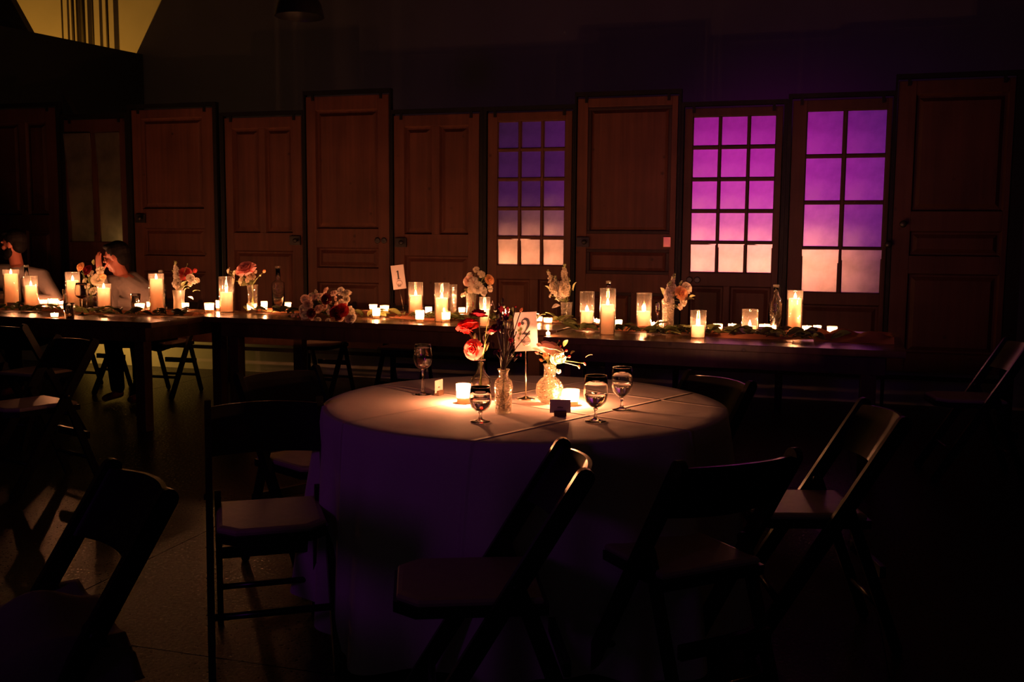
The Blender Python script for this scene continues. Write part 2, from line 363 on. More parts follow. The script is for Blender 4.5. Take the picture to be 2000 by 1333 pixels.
# ------------------------------------------------------------------ salvaged doors hung in a black steel screen
DY = 7.9
ZB = .36
def panel_mesh(x0, x1, z0, z1, m=.028):   # raised and fielded panel, set back from the door face
    yb, yf = .030, .012
    v = []
    for (d, y) in ((0, .004), (.010, yb), (.024, yb), (.024+m, yf)):
        v += [(x0+d, y, z0+d), (x1-d, y, z0+d), (x1-d, y, z1-d), (x0+d, y, z1-d)]
    f = []
    for k in range(3):
        for i in range(4): f.append((k*4+i, k*4+(i+1) % 4, k*4+4+(i+1) % 4, k*4+4+i))
    f.append((12, 13, 14, 15))
    o = len(v); v += [(x0, .034, z0), (x1, .034, z0), (x1, .034, z1), (x0, .034, z1)]; f.append((o+3, o+2, o+1, o))
    for i in range(4): f.append((i, o+i, o+(i+1) % 4, (i+1) % 4))
    return MB().add(v, f)
def door(label, xl, xr, yt, secs, mat='pine', hw=(), pane='old_pane', seed=0, mould=False):
    """secs: list of (px_y_top, px_y_bottom, columns as [(pxl,pxr)...], 'panel' | ('glass', rows))"""
    rnd = random.Random(seed)
    xm = (xl+xr)/2
    A = aty(xl, yt, DY).x; B = aty(xr, yt, DY).x; zt = aty(xm, yt, DY).z; W = B-A
    d = thing('salvaged_door', label, 'door', ((A+B)/2, DY, ZB), 0, 'old wooden doors hung in a row', 'thing')
    H = zt-ZB; hx = W/2
    zz = lambda y: aty(xm, y, DY).z-ZB
    rows = []
    for (y0, y1, cols, kind) in secs:
        top = zz(y0); bot = zz(y1) if y1 else .14
        cs = [(aty(a, (y0+(y1 or y0+60))/2, DY).x-d.location.x, aty(b, (y0+(y1 or y0+60))/2, DY).x-d.location.x) for a, b in cols]
        rows.append((top, bot, cs, kind))
    sl = min(r[2][0][0] for r in rows); sr = max(r[2][-1][1] for r in rows)
    MB().bbox(-hx, sl, 0, .038, 0, H, .003).build('stile', mat, d, False); MB().bbox(sr, hx, 0, .038, 0, H, .003).build('stile', mat, d, False)
    edges = [H]+[v for r in rows for v in r[:2]]+[0]
    for k in range(0, len(edges), 2):
        if edges[k]-edges[k+1] > .004: MB().bbox(sl, sr, .0015, .0365, edges[k+1], edges[k], .003).build('rail', mat, d, False)
    for (top, bot, cs, kind) in rows:
        cs = [(sl, cs[0][1])]+cs[1:] if len(cs) > 1 else [(sl, sr)]
        cs[-1] = (cs[-1][0], sr)
        for k in range(len(cs)-1):
            MB().bbox(cs[k][1], cs[k+1][0], .003, .036, bot, top, .003).build('muntin' if kind != 'panel' else 'mullion', mat, d, False)
        if kind == 'panel':
            for (a, b_) in cs:
                panel_mesh(a, b_, bot, top).build('panel', mat, d, False)
                if mould:
                    md = MB(); c = .026
                    md.bbox(a, b_, .006, .026, bot, bot+c, .005).bbox(a, b_, .006, .026, top-c, top, .005).bbox(a, a+c, .006, .026, bot+c, top-c, .005).bbox(b_-c, b_, .006, .026, bot+c, top-c, .005)
                    md.build('moulding', 'pine_black', d, False)['label'] = 'darker moulding round the panel'
        else:
            n = kind[1]; g = .010; ph = (top-bot-(n-1)*2*g)/n
            for k in range(n-1):
                z = top-(k+1)*ph-(2*k+1)*g
                for (a, b_) in cs: MB().bbox(a, b_, .004, .034, z-g, z+g, .003).build('muntin', mat, d, False)
            for k in range(n):
                z1 = top-k*(ph+2*g); z0 = z1-ph
                for (a, b_) in cs:
                    o = MB().box(-(b_-a)/2-.002, (b_-a)/2+.002, -.002, .002, -ph/2-.002, ph/2+.002).build('pane', pane, d, False)
                    o.location = ((a+b_)/2, .022, (z0+z1)/2); o.rotation_euler = (radians(rnd.uniform(-.7, .7)+(4.5 if k == n-1 and n > 1 else 3.2 if n == 1 else 1.2 if k == n-2 else 0)), 0, radians(rnd.uniform(-1.1, 1.1)))
                    # glazing bead
                    bd = MB(); c = .006
                    bd.box(a, b_, .012, .019, z0, z0+c).box(a, b_, .012, .019, z1-c, z1).box(a, a+c, .012, .019, z0, z1).box(b_-c, b_, .012, .019, z0, z1)
                    bd.build('glazing_bead', mat, d, False)
    for (kind, x, y) in hw:
        p = aty(x, y, DY); lx = p.x-d.location.x; lz = p.z-ZB
        if kind == 'lock':
            lk = MB().bbox(lx-.052, lx+.052, -.022, 0, lz-.04, lz+.04, .004).build('rim_lock', 'lock_iron', d, False)
            MB().lathe([(.008, 0), (.008, .02), (.018, .026), (.02, .036), (.012, .044)], 14, TR(lx+.02, -.022, lz) @ Matrix.Rotation(pi/2, 4, 'X')).build('knob', 'lock_iron', lk)
            MB().box(lx-.03, lx-.024, -.0235, -.021, lz-.014, lz+.006).build('keyhole', 'ink', lk, False)
        elif kind == 'knob':
            kn = MB().lathe([(.022, 0), (.022, .004), (.009, .008), (.009, .03), (.022, .036), (.026, .048), (.018, .058)], 16, TR(lx, 0, lz) @ Matrix.Rotation(pi/2, 4, 'X')).build('knob', 'lock_iron', d)
        elif kind == 'strike':
            MB().bbox(lx-.03, lx+.03, -.012, 0, lz-.04, lz+.04, .003).build('strike_plate', 'brass', d, False)
        elif kind == 'rings':
            for q in (-.03, .03): MB().lathe([(.012, 0), (.024, 0), (.026, .006), (.022, .01), (.012, .008)], 14, TR(lx+q, 0, lz) @ Matrix.Rotation(pi/2, 4, 'X')).build('keyhole_ring', 'lock_iron', d)
    return A, B, zt
def frame_(A, B, zt, label, wl=.034, wr=.034):
    f = thing('steel_doorframe', label, 'frame', ((A+B)/2, DY, 0), 0, 'black steel frames of the door screen', 'structure'); h = (B-A)/2
    MB().box(-h-.008-wl, -h-.008, -.012, .042, 0, zt+.05).build('post', 'black_steel', f, False)
    MB().box(h+.008, h+.008+wr, -.012, .042, 0, zt+.05).build('post', 'black_steel', f, False)
    MB().box(-h-.008, h+.008, -.012, .042, zt+.018, zt+.05).build('top_bar', 'black_steel', f, False)
    MB().box(-h-.008, h+.008, -.005, .035, ZB-.06, ZB-.03).build('bottom_bar', 'black_steel', f, False)
    for s in (-1, 1):
        MB().box(s*h*.82-.011, s*h*.82+.011, -.014, -.002, zt-.035, zt+.022).build('hook', 'black_steel', f, False)

D = []
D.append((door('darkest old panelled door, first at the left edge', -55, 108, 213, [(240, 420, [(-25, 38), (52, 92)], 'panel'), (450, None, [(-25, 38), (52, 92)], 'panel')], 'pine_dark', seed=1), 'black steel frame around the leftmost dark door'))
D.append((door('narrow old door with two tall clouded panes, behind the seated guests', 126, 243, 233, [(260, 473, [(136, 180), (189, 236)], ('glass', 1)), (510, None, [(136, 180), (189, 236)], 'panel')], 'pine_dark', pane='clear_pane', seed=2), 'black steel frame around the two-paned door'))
D.append((door('brown old door with wide single upper panel and a rim lock at its left edge', 256, 414, 213, [(230, 408, [(283, 396)], 'panel'), (446, 500, [(283, 396)], 'panel'), (530, None, [(283, 396)], 'panel')], 'pine', [('lock', 276, 427)], seed=3), 'black steel frame around the third door from left'))
D.append((door('low knotty pine door with a rim lock at its right edge', 438, 588, 229, [(250, 455, [(458, 506), (518, 570)], 'panel'), (490, None, [(458, 570)], 'panel')], 'pine', [('lock', 578, 470)], seed=4), 'black steel frame around the low knotty door'))
D.append((door('tall stripped pine door with reddish patched upper panel, left of table sign one', 597, 759, 187, [(214, 447, [(620, 738)], 'panel'), (484, 524, [(620, 738)], 'panel'), (552, None, [(620, 738)], 'panel')], 'pine', [('rings', 744, 470)], seed=5), 'black steel frame around the tall patched door'))
D.append((door('low pine door with two tall upper panels, behind table sign one', 769, 936, 224, [(246, 458, [(790, 843), (858, 914)], 'panel'), (500, None, [(790, 914)], 'panel')], 'pine', [('lock', 784, 474)], seed=6), 'black steel frame around the door behind table sign one'))
D.append((door('old glazed door of fifteen dim violet panes, left one of the two fifteen-pane doors', 953, 1118, 219, [(236, 519, [(971, 1012), (1016, 1056), (1060, 1100)], ('glass', 5)), (546, None, [(975, 1034), (1050, 1100)], 'panel')], 'pine', seed=7), 'black steel frame around the dim violet glazed door'))
D.append((door('old door with dark grooved mouldings and small square lower panel, between two glazed doors', 1129, 1325, 190, [(207, 457, [(1147, 1308)], 'panel'), (487, 536, [(1146, 1304)], 'panel'), (572, None, [(1146, 1232), (1246, 1304)], 'panel')], 'pine', [('lock', 1139, 473), ('strike', 1303, 473)], seed=8, mould=True), 'black steel frame around the grooved panel door'))
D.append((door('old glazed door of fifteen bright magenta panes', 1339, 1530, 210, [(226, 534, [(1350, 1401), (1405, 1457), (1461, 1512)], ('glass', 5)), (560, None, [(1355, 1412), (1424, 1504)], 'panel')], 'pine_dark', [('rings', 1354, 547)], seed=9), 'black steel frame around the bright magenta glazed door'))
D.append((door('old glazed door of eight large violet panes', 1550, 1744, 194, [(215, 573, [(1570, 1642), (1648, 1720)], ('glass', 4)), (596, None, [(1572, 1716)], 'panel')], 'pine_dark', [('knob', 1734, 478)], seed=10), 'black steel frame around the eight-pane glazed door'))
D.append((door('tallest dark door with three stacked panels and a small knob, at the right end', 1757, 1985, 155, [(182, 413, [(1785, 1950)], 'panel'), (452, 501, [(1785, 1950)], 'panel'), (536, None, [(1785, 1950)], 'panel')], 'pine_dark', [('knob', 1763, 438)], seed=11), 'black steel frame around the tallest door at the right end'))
for i, ((A, B, zt), lb) in enumerate(D):
    gl = (A-D[i-1][0][1])/2-.009 if i else .034; gr = (D[i+1][0][0]-B)/2-.009 if i < len(D)-1 else .09
    frame_(A, B, zt, lb, max(.012, min(.034, gl)), max(.012, min(.034, gr)) if i < len(D)-1 else .09)

# ------------------------------------------------------------------ the long tables
TZ = .76; TRZ = radians(-2.5)
def long_table(label, corner, L, dep=1.12):
    o = thing('farm_table', label, 'table', (corner[0], corner[1], 0), TRZ, 'dark farm tables set end to end')
    nb = 6
    for k in range(nb):
        MB().bbox(0, L, k*dep/nb+.0008, (k+1)*dep/nb-.0008, TZ-.038, TZ, .003, ).build('plank', 'table_wood', o, False)
    for y in (.06, dep-.085): MB().box(.1, L-.1, y, y+.025, TZ-.14, TZ-.039).build('apron', 'table_wood', o, False)
    for x in (.1, L-.125): MB().box(x, x+.025, .085, dep-.085, TZ-.14, TZ-.039).build('apron', 'table_wood', o, False)
    for x in (.14, L-.22):
        for y in (.09, dep-.17): MB().bbox(x, x+.08, y, y+.08, 0, TZ-.04, .005).build('leg', 'table_wood', o, False)
    return o
T1, T2, T3 = (-6.75, 5.70), (-4.10, 6.135), (-1.47, 5.605)
long_table('dark polished farm table at the left, in front of the two seated guests', T1, 2.62)
long_table('dark polished farm table in the middle, carrying the bridal bouquet and sign one', T2, 2.61)
long_table('dark polished farm table at the right, in front of the magenta panes', T3, 1.98)
def ontable(px, py):
    p = atz(px, py, TZ)
    for (c, L) in ((T1, 2.62), (T2, 2.61), (T3, 1.98)):
        lx = (p.x-c[0])*cos(TRZ)+(p.y-c[1])*sin(TRZ)
        if -.03 <= lx <= L+.05: break
    else: c = T1 if p.x < -4.1 else (T2 if p.x < -1.5 else T3)
    front = c[1]+(p.x-c[0])*math.tan(TRZ); mx = front+1.04
    if p.y > mx:      # keep it on the table: slide along the line of sight's ground trace
        d = Vector((p.x, p.y)).normalized(); k = (mx-p.y)/d.y; p.x += d.x*k; p.y = mx
    if p.y < front+.06: p.y = front+.06
    return p
def topz(px, py, p): return aty(px, py, p.y).z

# ------------------------------------------------------------------ candles
def flame_part(parent, z, s=1.0, watts=1.0, soft=.006):
    MB().lathe([(.0005, z), (.0052*s, z+.004*s), (.0068*s, z+.009*s), (.0056*s, z+.016*s), (.0028*s, z+.024*s), (.0004, z+.031*s)], 10).build('flame', 'flame', parent)
    MB().tube([(0, 0, z-.008), (.0006, 0, z+.004)], .0009, 5).build('wick', 'wick', parent)
    light('candle_flame', 'POINT', (0, 0, z+.016*s), FLAME, watts, .0095*s, parent=parent)
PW, VW = 7.5, 9
def pillar(px, pyb, w, yglass, ywax, where, lean=0):
    p = ontable(px, pyb); dist = (p-_o).dot(_fw); r = w/2/FPX*dist
    hg = topz(px, yglass, p)-TZ; hw_ = topz(px, ywax, p)-TZ; hw_ = max(.03, min(hw_, hg-.012))
    g = thing('hurricane_vase', 'clear glass cylinder vase '+where, 'candle holder', p)
    MB().lathe([(.001, .004), (r*.96, .004), (r*.96, hg-.001), (r, hg), (r+.0015, hg-.001), (r+.0005, .0), (.001, 0)], 28, cap=False).build('glass_wall', 'hurricane_glass', g)
    MB().lathe([(r-.001, hg-.002), (r+.0015, hg-.002), (r+.0018, hg), (r, hg+.001), (r-.0012, hg)], 28, cap=False).build('rim', 'cut_glass', g)
    c = thing('pillar_candle', 'lit ivory pillar candle '+where, 'candle', (p.x, p.y, TZ+.005))
    rc = r*.84; h = hw_-.005
    MB().lathe([(.001, 0), (rc*.97, 0), (rc, .004), (rc, h-.006), (rc*.95, h), (rc*.8, h-.003), (rc*.6, h-.009), (.001, h-.011)], 28, cap=False).build('wax', 'wax', c)
    flame_part(c, h-.004, 1.35, PW)
    light('wax_glow', 'POINT', (0, 0, max(.012, h-.024)), FLAME, .6, .006, parent=c)  # extra light added inside the wax so its upper part glows
pil = [(24, 596, 29, 527, 535, 'at the far left end of the tables'), (62, 598, 25, 540, 558, 'in front of a clear bottle, second from the left end'),
       (144, 604, 26, 532, 548, 'left of the peach and cream flowers on the left table'), (204, 603, 27, 555, 563, 'beside the forearm of the leaning guest'),
       (307, 610, 28, 535, 545, 'standing alone between the leaning guest and the coral flowers'), (443, 610, 28, 541, 571, 'just left of the pink rose vase'),
       (812, 622, 28, 552, 577, 'just right of table sign one'), (863, 629, 28, 553, 582, 'second to the right of table sign one, beside the fluted tumbler'),
       (941, 640, 21, 581, 604, 'half hidden behind the burgundy flowers of the round table'), (1146, 638, 28, 570, 608, 'right of the tall white stock vase on the right table'),
       (1186, 654, 30, 564, 595, 'in front of a bottle in the middle of the right table'), (1257, 641, 29, 573, 608, 'left of the peach rose vase on the right table'),
       (1363, 660, 30, 607, 636, 'short, at the front edge below the magenta panes'), (1464, 648, 31, 605, 637, 'short, behind the two place cards on the right table'),
       (1551, 642, 29, 568, 583, 'tallest on the right table, beside the wine-shaped bottle')]
for a in pil: pillar(*a)

def votive(p, r, h, kind, where, watts=None, cat='votive candle', frac=.5):
    names = {'frosted_cup': 'glowing frosted white votive cup ', 'clear_cup': 'small clear glass votive cup '}
    c = thing('votive_candle', names[kind]+where, 'candle', p)
    tk = r*.07
    MB().lathe([(.001, .005), (r*.80, .005), (r*.97-tk, h-.001), (r*.97, h), (r, h-.001), (r*.84, .001), (r*.8, 0), (.001, 0)], 20, cap=False).build('cup', kind, c)
    MB().lathe([(.001, .006), (r*.72, .006), (r*.78, h*.34), (.001, h*.36)], 16, cap=False).build('wax', 'wax', c)
    flame_part(c, h*.40, .8, watts or VW)
    if kind == 'frosted_cup': MB().lathe([(r*.94, h-.002), (r*1.0, h-.003), (r*1.02, h), (r*.98, h+.0015), (r*.93, h)], 20, cap=False).build('rim', 'cut_glass', c)
F, K = 'frosted_cup', 'clear_cup'
vt = [(6, 592, 18, 578, F, 'at the very left edge of the left table'), (85, 595, 15, 586, K, 'first right of the candle with the bottle'), (104, 596, 19, 584, F, 'second right of the candle with the bottle'),
      (119, 596, 9, 587, K, 'left of the small water tumbler'), (106, 621, 15, 612, K, 'low at the front edge of the left table'), (273, 604, 19, 593, F, 'between the leaning guest and the next pillar'),
      (293, 599, 13, 590, K, 'tucked against the lone pillar candle'), (362, 600, 14, 592, K, 'below the coral flower vase'), (409, 611, 19, 592, F, 'left of the pillar near the pink rose'), (427, 602, 11, 587, K, 'touching the pillar near the pink rose'),
      (492, 611, 19, 593, F, 'in front of the pink rose vase'), (516, 602, 13, 589, K, 'between the pink rose vase and the plain bottle'), (560, 603, 18, 591, F, 'right of the plain bottle, by the bridal bouquet'),
      (729, 607, 16, 595, K, 'behind the patterned cup, left of sign one'), (751, 612, 18, 597, F, 'left of the stand of sign one'), (735, 623, 16, 602, K, 'at the front edge, left of sign one'),
      (820, 631, 18, 606, K, 'at the front edge, below the pillar by sign one'), (837, 616, 14, 600, K, 'between the two pillars by sign one'), (871, 630, 18, 609, F, 'in front of the second pillar by sign one'),
      (902, 613, 13, 601, K, 'left of the cream flower vase'), (989, 617, 18, 604, F, 'behind the twigs of the round table'), (1053, 630, 13, 619, F, 'first right of table sign two'), (1070, 633, 18, 621, F, 'second right of table sign two'),
      (1165, 633, 13, 624, F, 'between two pillars left of centre on the right table'), (1208, 637, 15, 625, F, 'just right of the pillar with the bottle'), (1277, 640, 14, 630, K, 'right of the pillar by the peach roses'),
      (1291, 637, 9, 627, F, 'touching the peach rose vase'), (1402, 645, 19, 633, F, 'right of the short pillar at the front edge'), (1430, 643, 16, 633, K, 'left of the short pillar behind the place cards'),
      (1493, 646, 22, 634, F, 'behind the right-hand place card'), (1510, 645, 12, 636, K, 'below the wine-shaped bottle'), (1576, 648, 19, 637, F, 'first right of the tallest pillar'),
      (1596, 648, 16, 636, K, 'second right of the tallest pillar'), (1625, 653, 20, 638, F, 'last one toward the right end of the tables'), (1058, 661, 8, 655, K, 'tiny, at the left front corner of the right table')]
for (px, pyb, wd, yt, kd, wh) in vt:
    p = ontable(px, pyb); dist = (p-_o).dot(_fw); r = wd/2/FPX*dist; h = max(.022, min(.085, topz(px, yt, p)-TZ))
    votive(p, r, h, kd, wh, VW*(1.7 if kd == K else 1))

# ------------------------------------------------------------------ chairs
def stadium(p0, p1, w, n=6):
    p0 = Vector(p0); p1 = Vector(p1); d = (p1-p0).normalized(); a0 = math.atan2(d.y, d.x); pts = []
    for k in range(n+1):
        a = a0-pi/2+pi*k/n; pts.append((p1.x+cos(a)*w/2, p1.y+sin(a)*w/2))
    for k in range(n+1):
        a = a0+pi/2+pi*k/n; pts.append((p0.x+cos(a)*w/2, p0.y+sin(a)*w/2))
    return pts
def make_chair(label, group):
    t_ = thing('folding_chair', label, 'chair', (0, 0, 0), 0, group)
    hw = .185
    xl = lambda z: .22-.47*z/.785
    for s in (-1, 1):
        y0 = s*hw
        MB().prism(stadium((.212, .02), (-.245, .765), .046), y0-.011, y0+.011).build('front_leg', 'chair_paint', t_, True, auto=.6)
        y1 = s*(hw-.026)
        MB().prism(stadium((-.265, .018), (-.085, .50), .036), y1-.010, y1+.010).build('rear_leg', 'chair_paint', t_, True, auto=.6)
        MB().lathe([(.011, 0), (.011, .006)], 10, TR(xl(.5), s*(hw+.011), .5) @ Matrix.Rotation(-s*pi/2, 4, 'X')).build('bolt', 'lock_iron', t_)
    MB().tube([(xl(.17), -hw, .17), (xl(.17), hw, .17)], .012, 8).build('rung', 'chair_paint', t_)
    MB().tube([(-.215, -hw+.026, .15), (-.215, hw-.026, .15)], .011, 8).build('rung', 'chair_paint', t_)
    MB().bbox(-.225, -.205, -hw+.036, hw-.036, .25, .29, .003).build('rung', 'chair_paint', t_, False)
    # seat with clipped front corners
    sw = hw-.018
    def outline(x0, x1, w_, c):
        return [(x0, -w_), (x1-c, -w_), (x1, -w_+c), (x1, w_-c), (x1-c, w_), (x0, w_)]
    MB().prism(outline(-.165, .215, sw, .055), .418, .446, 'z').build('seat', 'chair_paint', t_, False)
    v = []; f = []
    for (c, z, e) in ((0, .4465, .010), (0, .455, .006), (0, .462, .014), (0, .465, .035)):
        v += [(x, y, z) for x, y in outline(-.155+e*.5, .210-e*.5, sw-e*.6, .052)]
    n = 6
    for k in range(3):
        for i in range(n): f.append((k*n+i, k*n+(i+1) % n, (k+1)*n+(i+1) % n, (k+1)*n+i))
    f.append(tuple(range(n))[::-1]); f.append(tuple(3*n+i for i in range(n)))
    MB().add(v, f).build('seat_pad', 'chair_vinyl', t_, False)
    # bowed back rest
    v = []; f = []; n = 14; nz = 5
    for side in (0, 1):
        for j in range(nz):
            z = .615+.15*j/(nz-1)
            for i in range(n+1):
                u = -1+2*i/n; y = u*(hw-.008); bow = .045*(1-u*u); th = .011*side
                zz = z+(.006*(1-u*u) if j == nz-1 else 0)
                v.append((xl(z)-bow+.004-th, y, zz))
    S = nz*(n+1); idx = lambda sd, j, i: sd*S+j*(n+1)+i
    for j in range(nz-1):
        for i in range(n):
            f.append((idx(0, j, i), idx(0, j, i+1), idx(0, j+1, i+1), idx(0, j+1, i))); f.append((idx(1, j, i), idx(1, j+1, i), idx(1, j+1, i+1), idx(1, j, i+1)))
    for i in range(n):
        f.append((idx(0, 0, i), idx(1, 0, i), idx(1, 0, i+1), idx(0, 0, i+1))); f.append((idx(0, nz-1, i), idx(0, nz-1, i+1), idx(1, nz-1, i+1), idx(1, nz-1, i)))
    for j in range(nz-1):
        f.append((idx(0, j, 0), idx(0, j+1, 0), idx(1, j+1, 0), idx(1, j, 0))); f.append((idx(0, j, n), idx(1, j, n), idx(1, j+1, n), idx(0, j+1, n)))
    MB().add(v, f).build('backrest', 'chair_paint', t_, True, auto=.7)
    return t_
GR = 'black wooden folding chairs'
chairs = [((-.79, 2.37), 202, 'black folding chair turned side-on in front of the round table'), ((-.32, 2.755), 133, 'black folding chair with its back to us at the right front of the round table'),
          ((.02, 3.41), 196, 'black folding chair with candle-lit seat at the right of the round table'), ((.90, 6.08), 188, 'black folding chair at the right end of the long tables'),
          ((-1.874, 3.533), 332, 'black folding chair just behind left of the round table'), ((-1.62, 2.76), 303, 'black folding chair facing us at the left of the round table, seat half lit'),
          ((-1.61, 1.72), 236, 'black folding chair nearest the left bottom corner, cloth on its seat'), ((-3.86, 4.22), 250, 'black folding chair alone at the far left, facing us'),
          ((-.50, 3.90), 226, 'black folding chair behind right of the round table'), ((-5.45, 5.25), 92, 'black folding chair tucked under the front of the left table, left one'),
          ((-4.75, 5.22), 86, 'black folding chair tucked under the front of the left table, right one'), ((-5.86, 7.12), 268, 'black folding chair under the bearded guest'),
          ((-5.12, 7.10), 272, 'black folding chair under the leaning guest'), ((-3.85, 7.42), 268, 'black folding chair behind the middle table, by the low knotty door'),
          ((-3.1, 7.40), 272, 'black folding chair behind the middle table, by the tall patched door')]
c0 = None
for (xy, hd, lb) in chairs:
    if c0 is None:
        c0 = make_chair(lb, GR); c0.location = (*xy, 0); c0.rotation_euler = (0, 0, radians(hd))
    else: dup(c0, (*xy, 0), radians(hd), lb, GR)

# ------------------------------------------------------------------ the round table
RC = Vector((-.937, 3.323, 0)); RR = .70
o = thing('round_table', 'round folding table hidden under the floor-length cloth', 'table', RC)
MB().lathe([(.001, TZ-.032), (RR-.006, TZ-.032), (RR-.004, TZ-.028), (RR-.004, TZ-.007), (RR-.006, TZ-.004), (.001, TZ-.004)], 64, cap=False).build('tabletop', 'block_wood', o, False)
for k in range(4):
    a = pi/4+k*pi/2; MB().tube([(.45*cos(a), .45*sin(a), 0), (.45*cos(a), .45*sin(a), TZ-.03)], .014, 8).build('leg', 'lock_iron', o)
n = 360; rnd = random.Random(3)
ph = [rnd.uniform(0, 6.28) for _ in range(8)]
def fold(a): return .5*sin(9*a+ph[0])+.35*sin(14*a+ph[1]+.8*sin(2*a))+.3*sin(23*a+ph[2])+.25*sin(5*a+ph[3])
v = []; f = []; rings = []
for r in (0.0001, .1, .2, .3, .4, .5, .58, .64, .68, .693, .70): rings.append((r, TZ+.0005 if r < .69 else TZ-.001 if r < .70 else TZ-.004, 0))
for k in range(1, 15): rings.append((None, TZ-.004-.69*(k/14)**1.0, k/14))
for (r, z, u) in rings:
    for i in range(n):
        a = 2*pi*i/n
        if r is not None: v.append((r*cos(a), r*sin(a), z)); continue
        fo = fold(a); rr = RR+.002+.012*u+(.068*fo+.035)*u**.8
        zz = z+(.02*sin(4*a+1)+.012*sin(11*a))*u*u
        v.append((rr*cos(a), rr*sin(a), max(.012, zz)))
for j in range(len(rings)-1):
    for i in range(n): f.append((j*n+i, j*n+(i+1) % n, (j+1)*n+(i+1) % n, (j+1)*n+i))
f.append(tuple(range(n)))
cl = MB().add(v, f).build('tablecloth', 'table_linen', None, True)
cl.location = RC; tag(cl, 'pale floor-length linen cloth draped over the round table', 'tablecloth')
RZT = TZ+.0015
def rt(px, py): return atz(px, py, RZT)

# votives on the round table
for (px, pyb, wd, yt, kd, wh, ww) in ((905, 790, 29, 751, F, 'on the round table, left beside the round goblet', 88), (1115, 794, 33, 762, F, 'on the round table, behind the right-hand place card', 72), (1092, 787, 27, 769, K, 'on the round table, tucked behind its front place card', 28)):
    p = rt(px, pyb-3); dist = (p-_o).dot(_fw); r = wd/2/FPX*dist; votive(p, r, topz(px, yt, p)-RZT, kd, wh, ww)

# stemware
def goblet(p, H, rb, label, fill=.5, liquid='water', tall=False, name='water_goblet'):
    g = thing(name, label, 'glass', p)
    if tall: stem0, bow0 = .02, H*.50
    else: stem0, bow0 = .012, H*.28
    MB().lathe([(.001, 0), (rb*.86, .0), (rb*.9, .0015), (rb*.5, .004), (rb*.2, .009), (.006, stem0), (.004, (stem0+bow0)/2), (.0045, bow0-.006), (.008, bow0), (.001, bow0)], 24, cap=False).build('foot', 'crystal', g)
    hb = H-bow0
    out = [(.002, 0), (.45, .06), (.80, .2), (.97, .38), (1.0, .5), (.96, .72), (.88, 1.0)] if not tall else [(.002, 0), (.5, .05), (.86, .18), (1.0, .36), (.97, .6), (.86, .85), (.80, 1.0)]
    pr = [(r*rb, bow0+z*hb) for r, z in out]; pi_ = [(max(.001, r*rb-.0012), bow0+z*hb+(.0015 if k == 0 else 0)) for k, (r, z) in enumerate(out)]
    MB().lathe(pr+pi_[::-1], 32, cap=False).build('bowl', 'crystal', g)
    MB().lathe([(out[-1][0]*rb-.0016, H-.001), (out[-1][0]*rb+.0006, H-.001), (out[-1][0]*rb+.0004, H+.0008), (out[-1][0]*rb-.0012, H+.0008)], 28, cap=False).build('rim', 'cut_glass', g)
    if fill:
        k = [q for q in out if q[1] <= fill]; nx = out[len(k)]; l = k[-1]; u = (fill-l[1])/(nx[1]-l[1]); k.append((l[0]+(nx[0]-l[0])*u, fill))
        MB().lathe([(max(.001, r*rb-.0022), bow0+z*hb+.002) for r, z in k]+[(.001, bow0+fill*hb+.002)], 24, cap=False).build('drink', 'clear_water' if liquid == 'water' else liquid, g)
    return g
for (px, pyb, wd, yt, lb, tall, fill, liq, nm) in ((826, 771, 37, 671, 'tall stemmed wine glass with a little red wine at the left of the round table', True, .14, 'wine', 'wine_glass'),
        (938, 824, 44, 754, 'round-bowled water goblet in front of the flowers on the round table', False, .5, 'water', 'water_goblet'), (1163, 823, 48, 732, 'half-full water goblet, nearer one of the pair on the right', False, .42, 'water', 'water_goblet'), (1214, 801, 42, 716, 'water goblet farther back, at the right of the pair', False, .45, 'water', 'water_goblet')):
    p = rt(px, pyb); dist = (p-_o).dot(_fw); goblet(p, topz(px, yt+2, p)-RZT, wd/2/FPX*dist, lb, fill, liq, tall, nm)
for (px, pyb, wd, yt, lb, fill, nm) in ((161, 616, 25, 553, 'stemmed wine glass of dark wine at the front of the left table', .2, 'wine_glass'), (1284, 640, 12, 590, 'thin stemmed glass of red wine beside the peach rose vase', .35, 'wine_glass')):
    p = ontable(px, pyb); dist = (p-_o).dot(_fw); goblet(p, topz(px, yt, p)-TZ, wd/2/FPX*dist, lb, fill, 'wine', True, nm)
def tumbler(px, pyb, wd, yt, lb, fill=.6, ribs=0):
    p = ontable(px, pyb); dist = (p-_o).dot(_fw); r = wd/2/FPX*dist; h = topz(px, yt, p)-TZ
    g = thing('tumbler', lb, 'glass', p)
    MB().lathe([(.001, .003), (r*.72, .003), (r*.95, h-.001), (r*.98, h), (r, h-.001), (r*.78, 0), (.001, 0)], 36, cap=False, ripple=.03 if ribs else 0, k=ribs).build('glass_wall', 'cut_glass' if ribs else 'crystal', g)
    if fill: MB().lathe([(.001, .004), (r*.70, .004), (r*(.70+.22*fill), h*fill), (.001, h*fill)], 20, cap=False).build('drink', 'water', g)
tumbler(128, 623, 22, 592, 'water tumbler at the front edge of the left table'); tumbler(130, 603, 12, 565, 'narrow clear glass behind the water tumbler', 0); tumbler(265, 603, 20, 574, 'dim tumbler by the elbow of the leaning guest', .3)
tumbler(885, 612, 16, 556, 'fluted glass tumbler right of the second pillar by sign one', 0, 12)

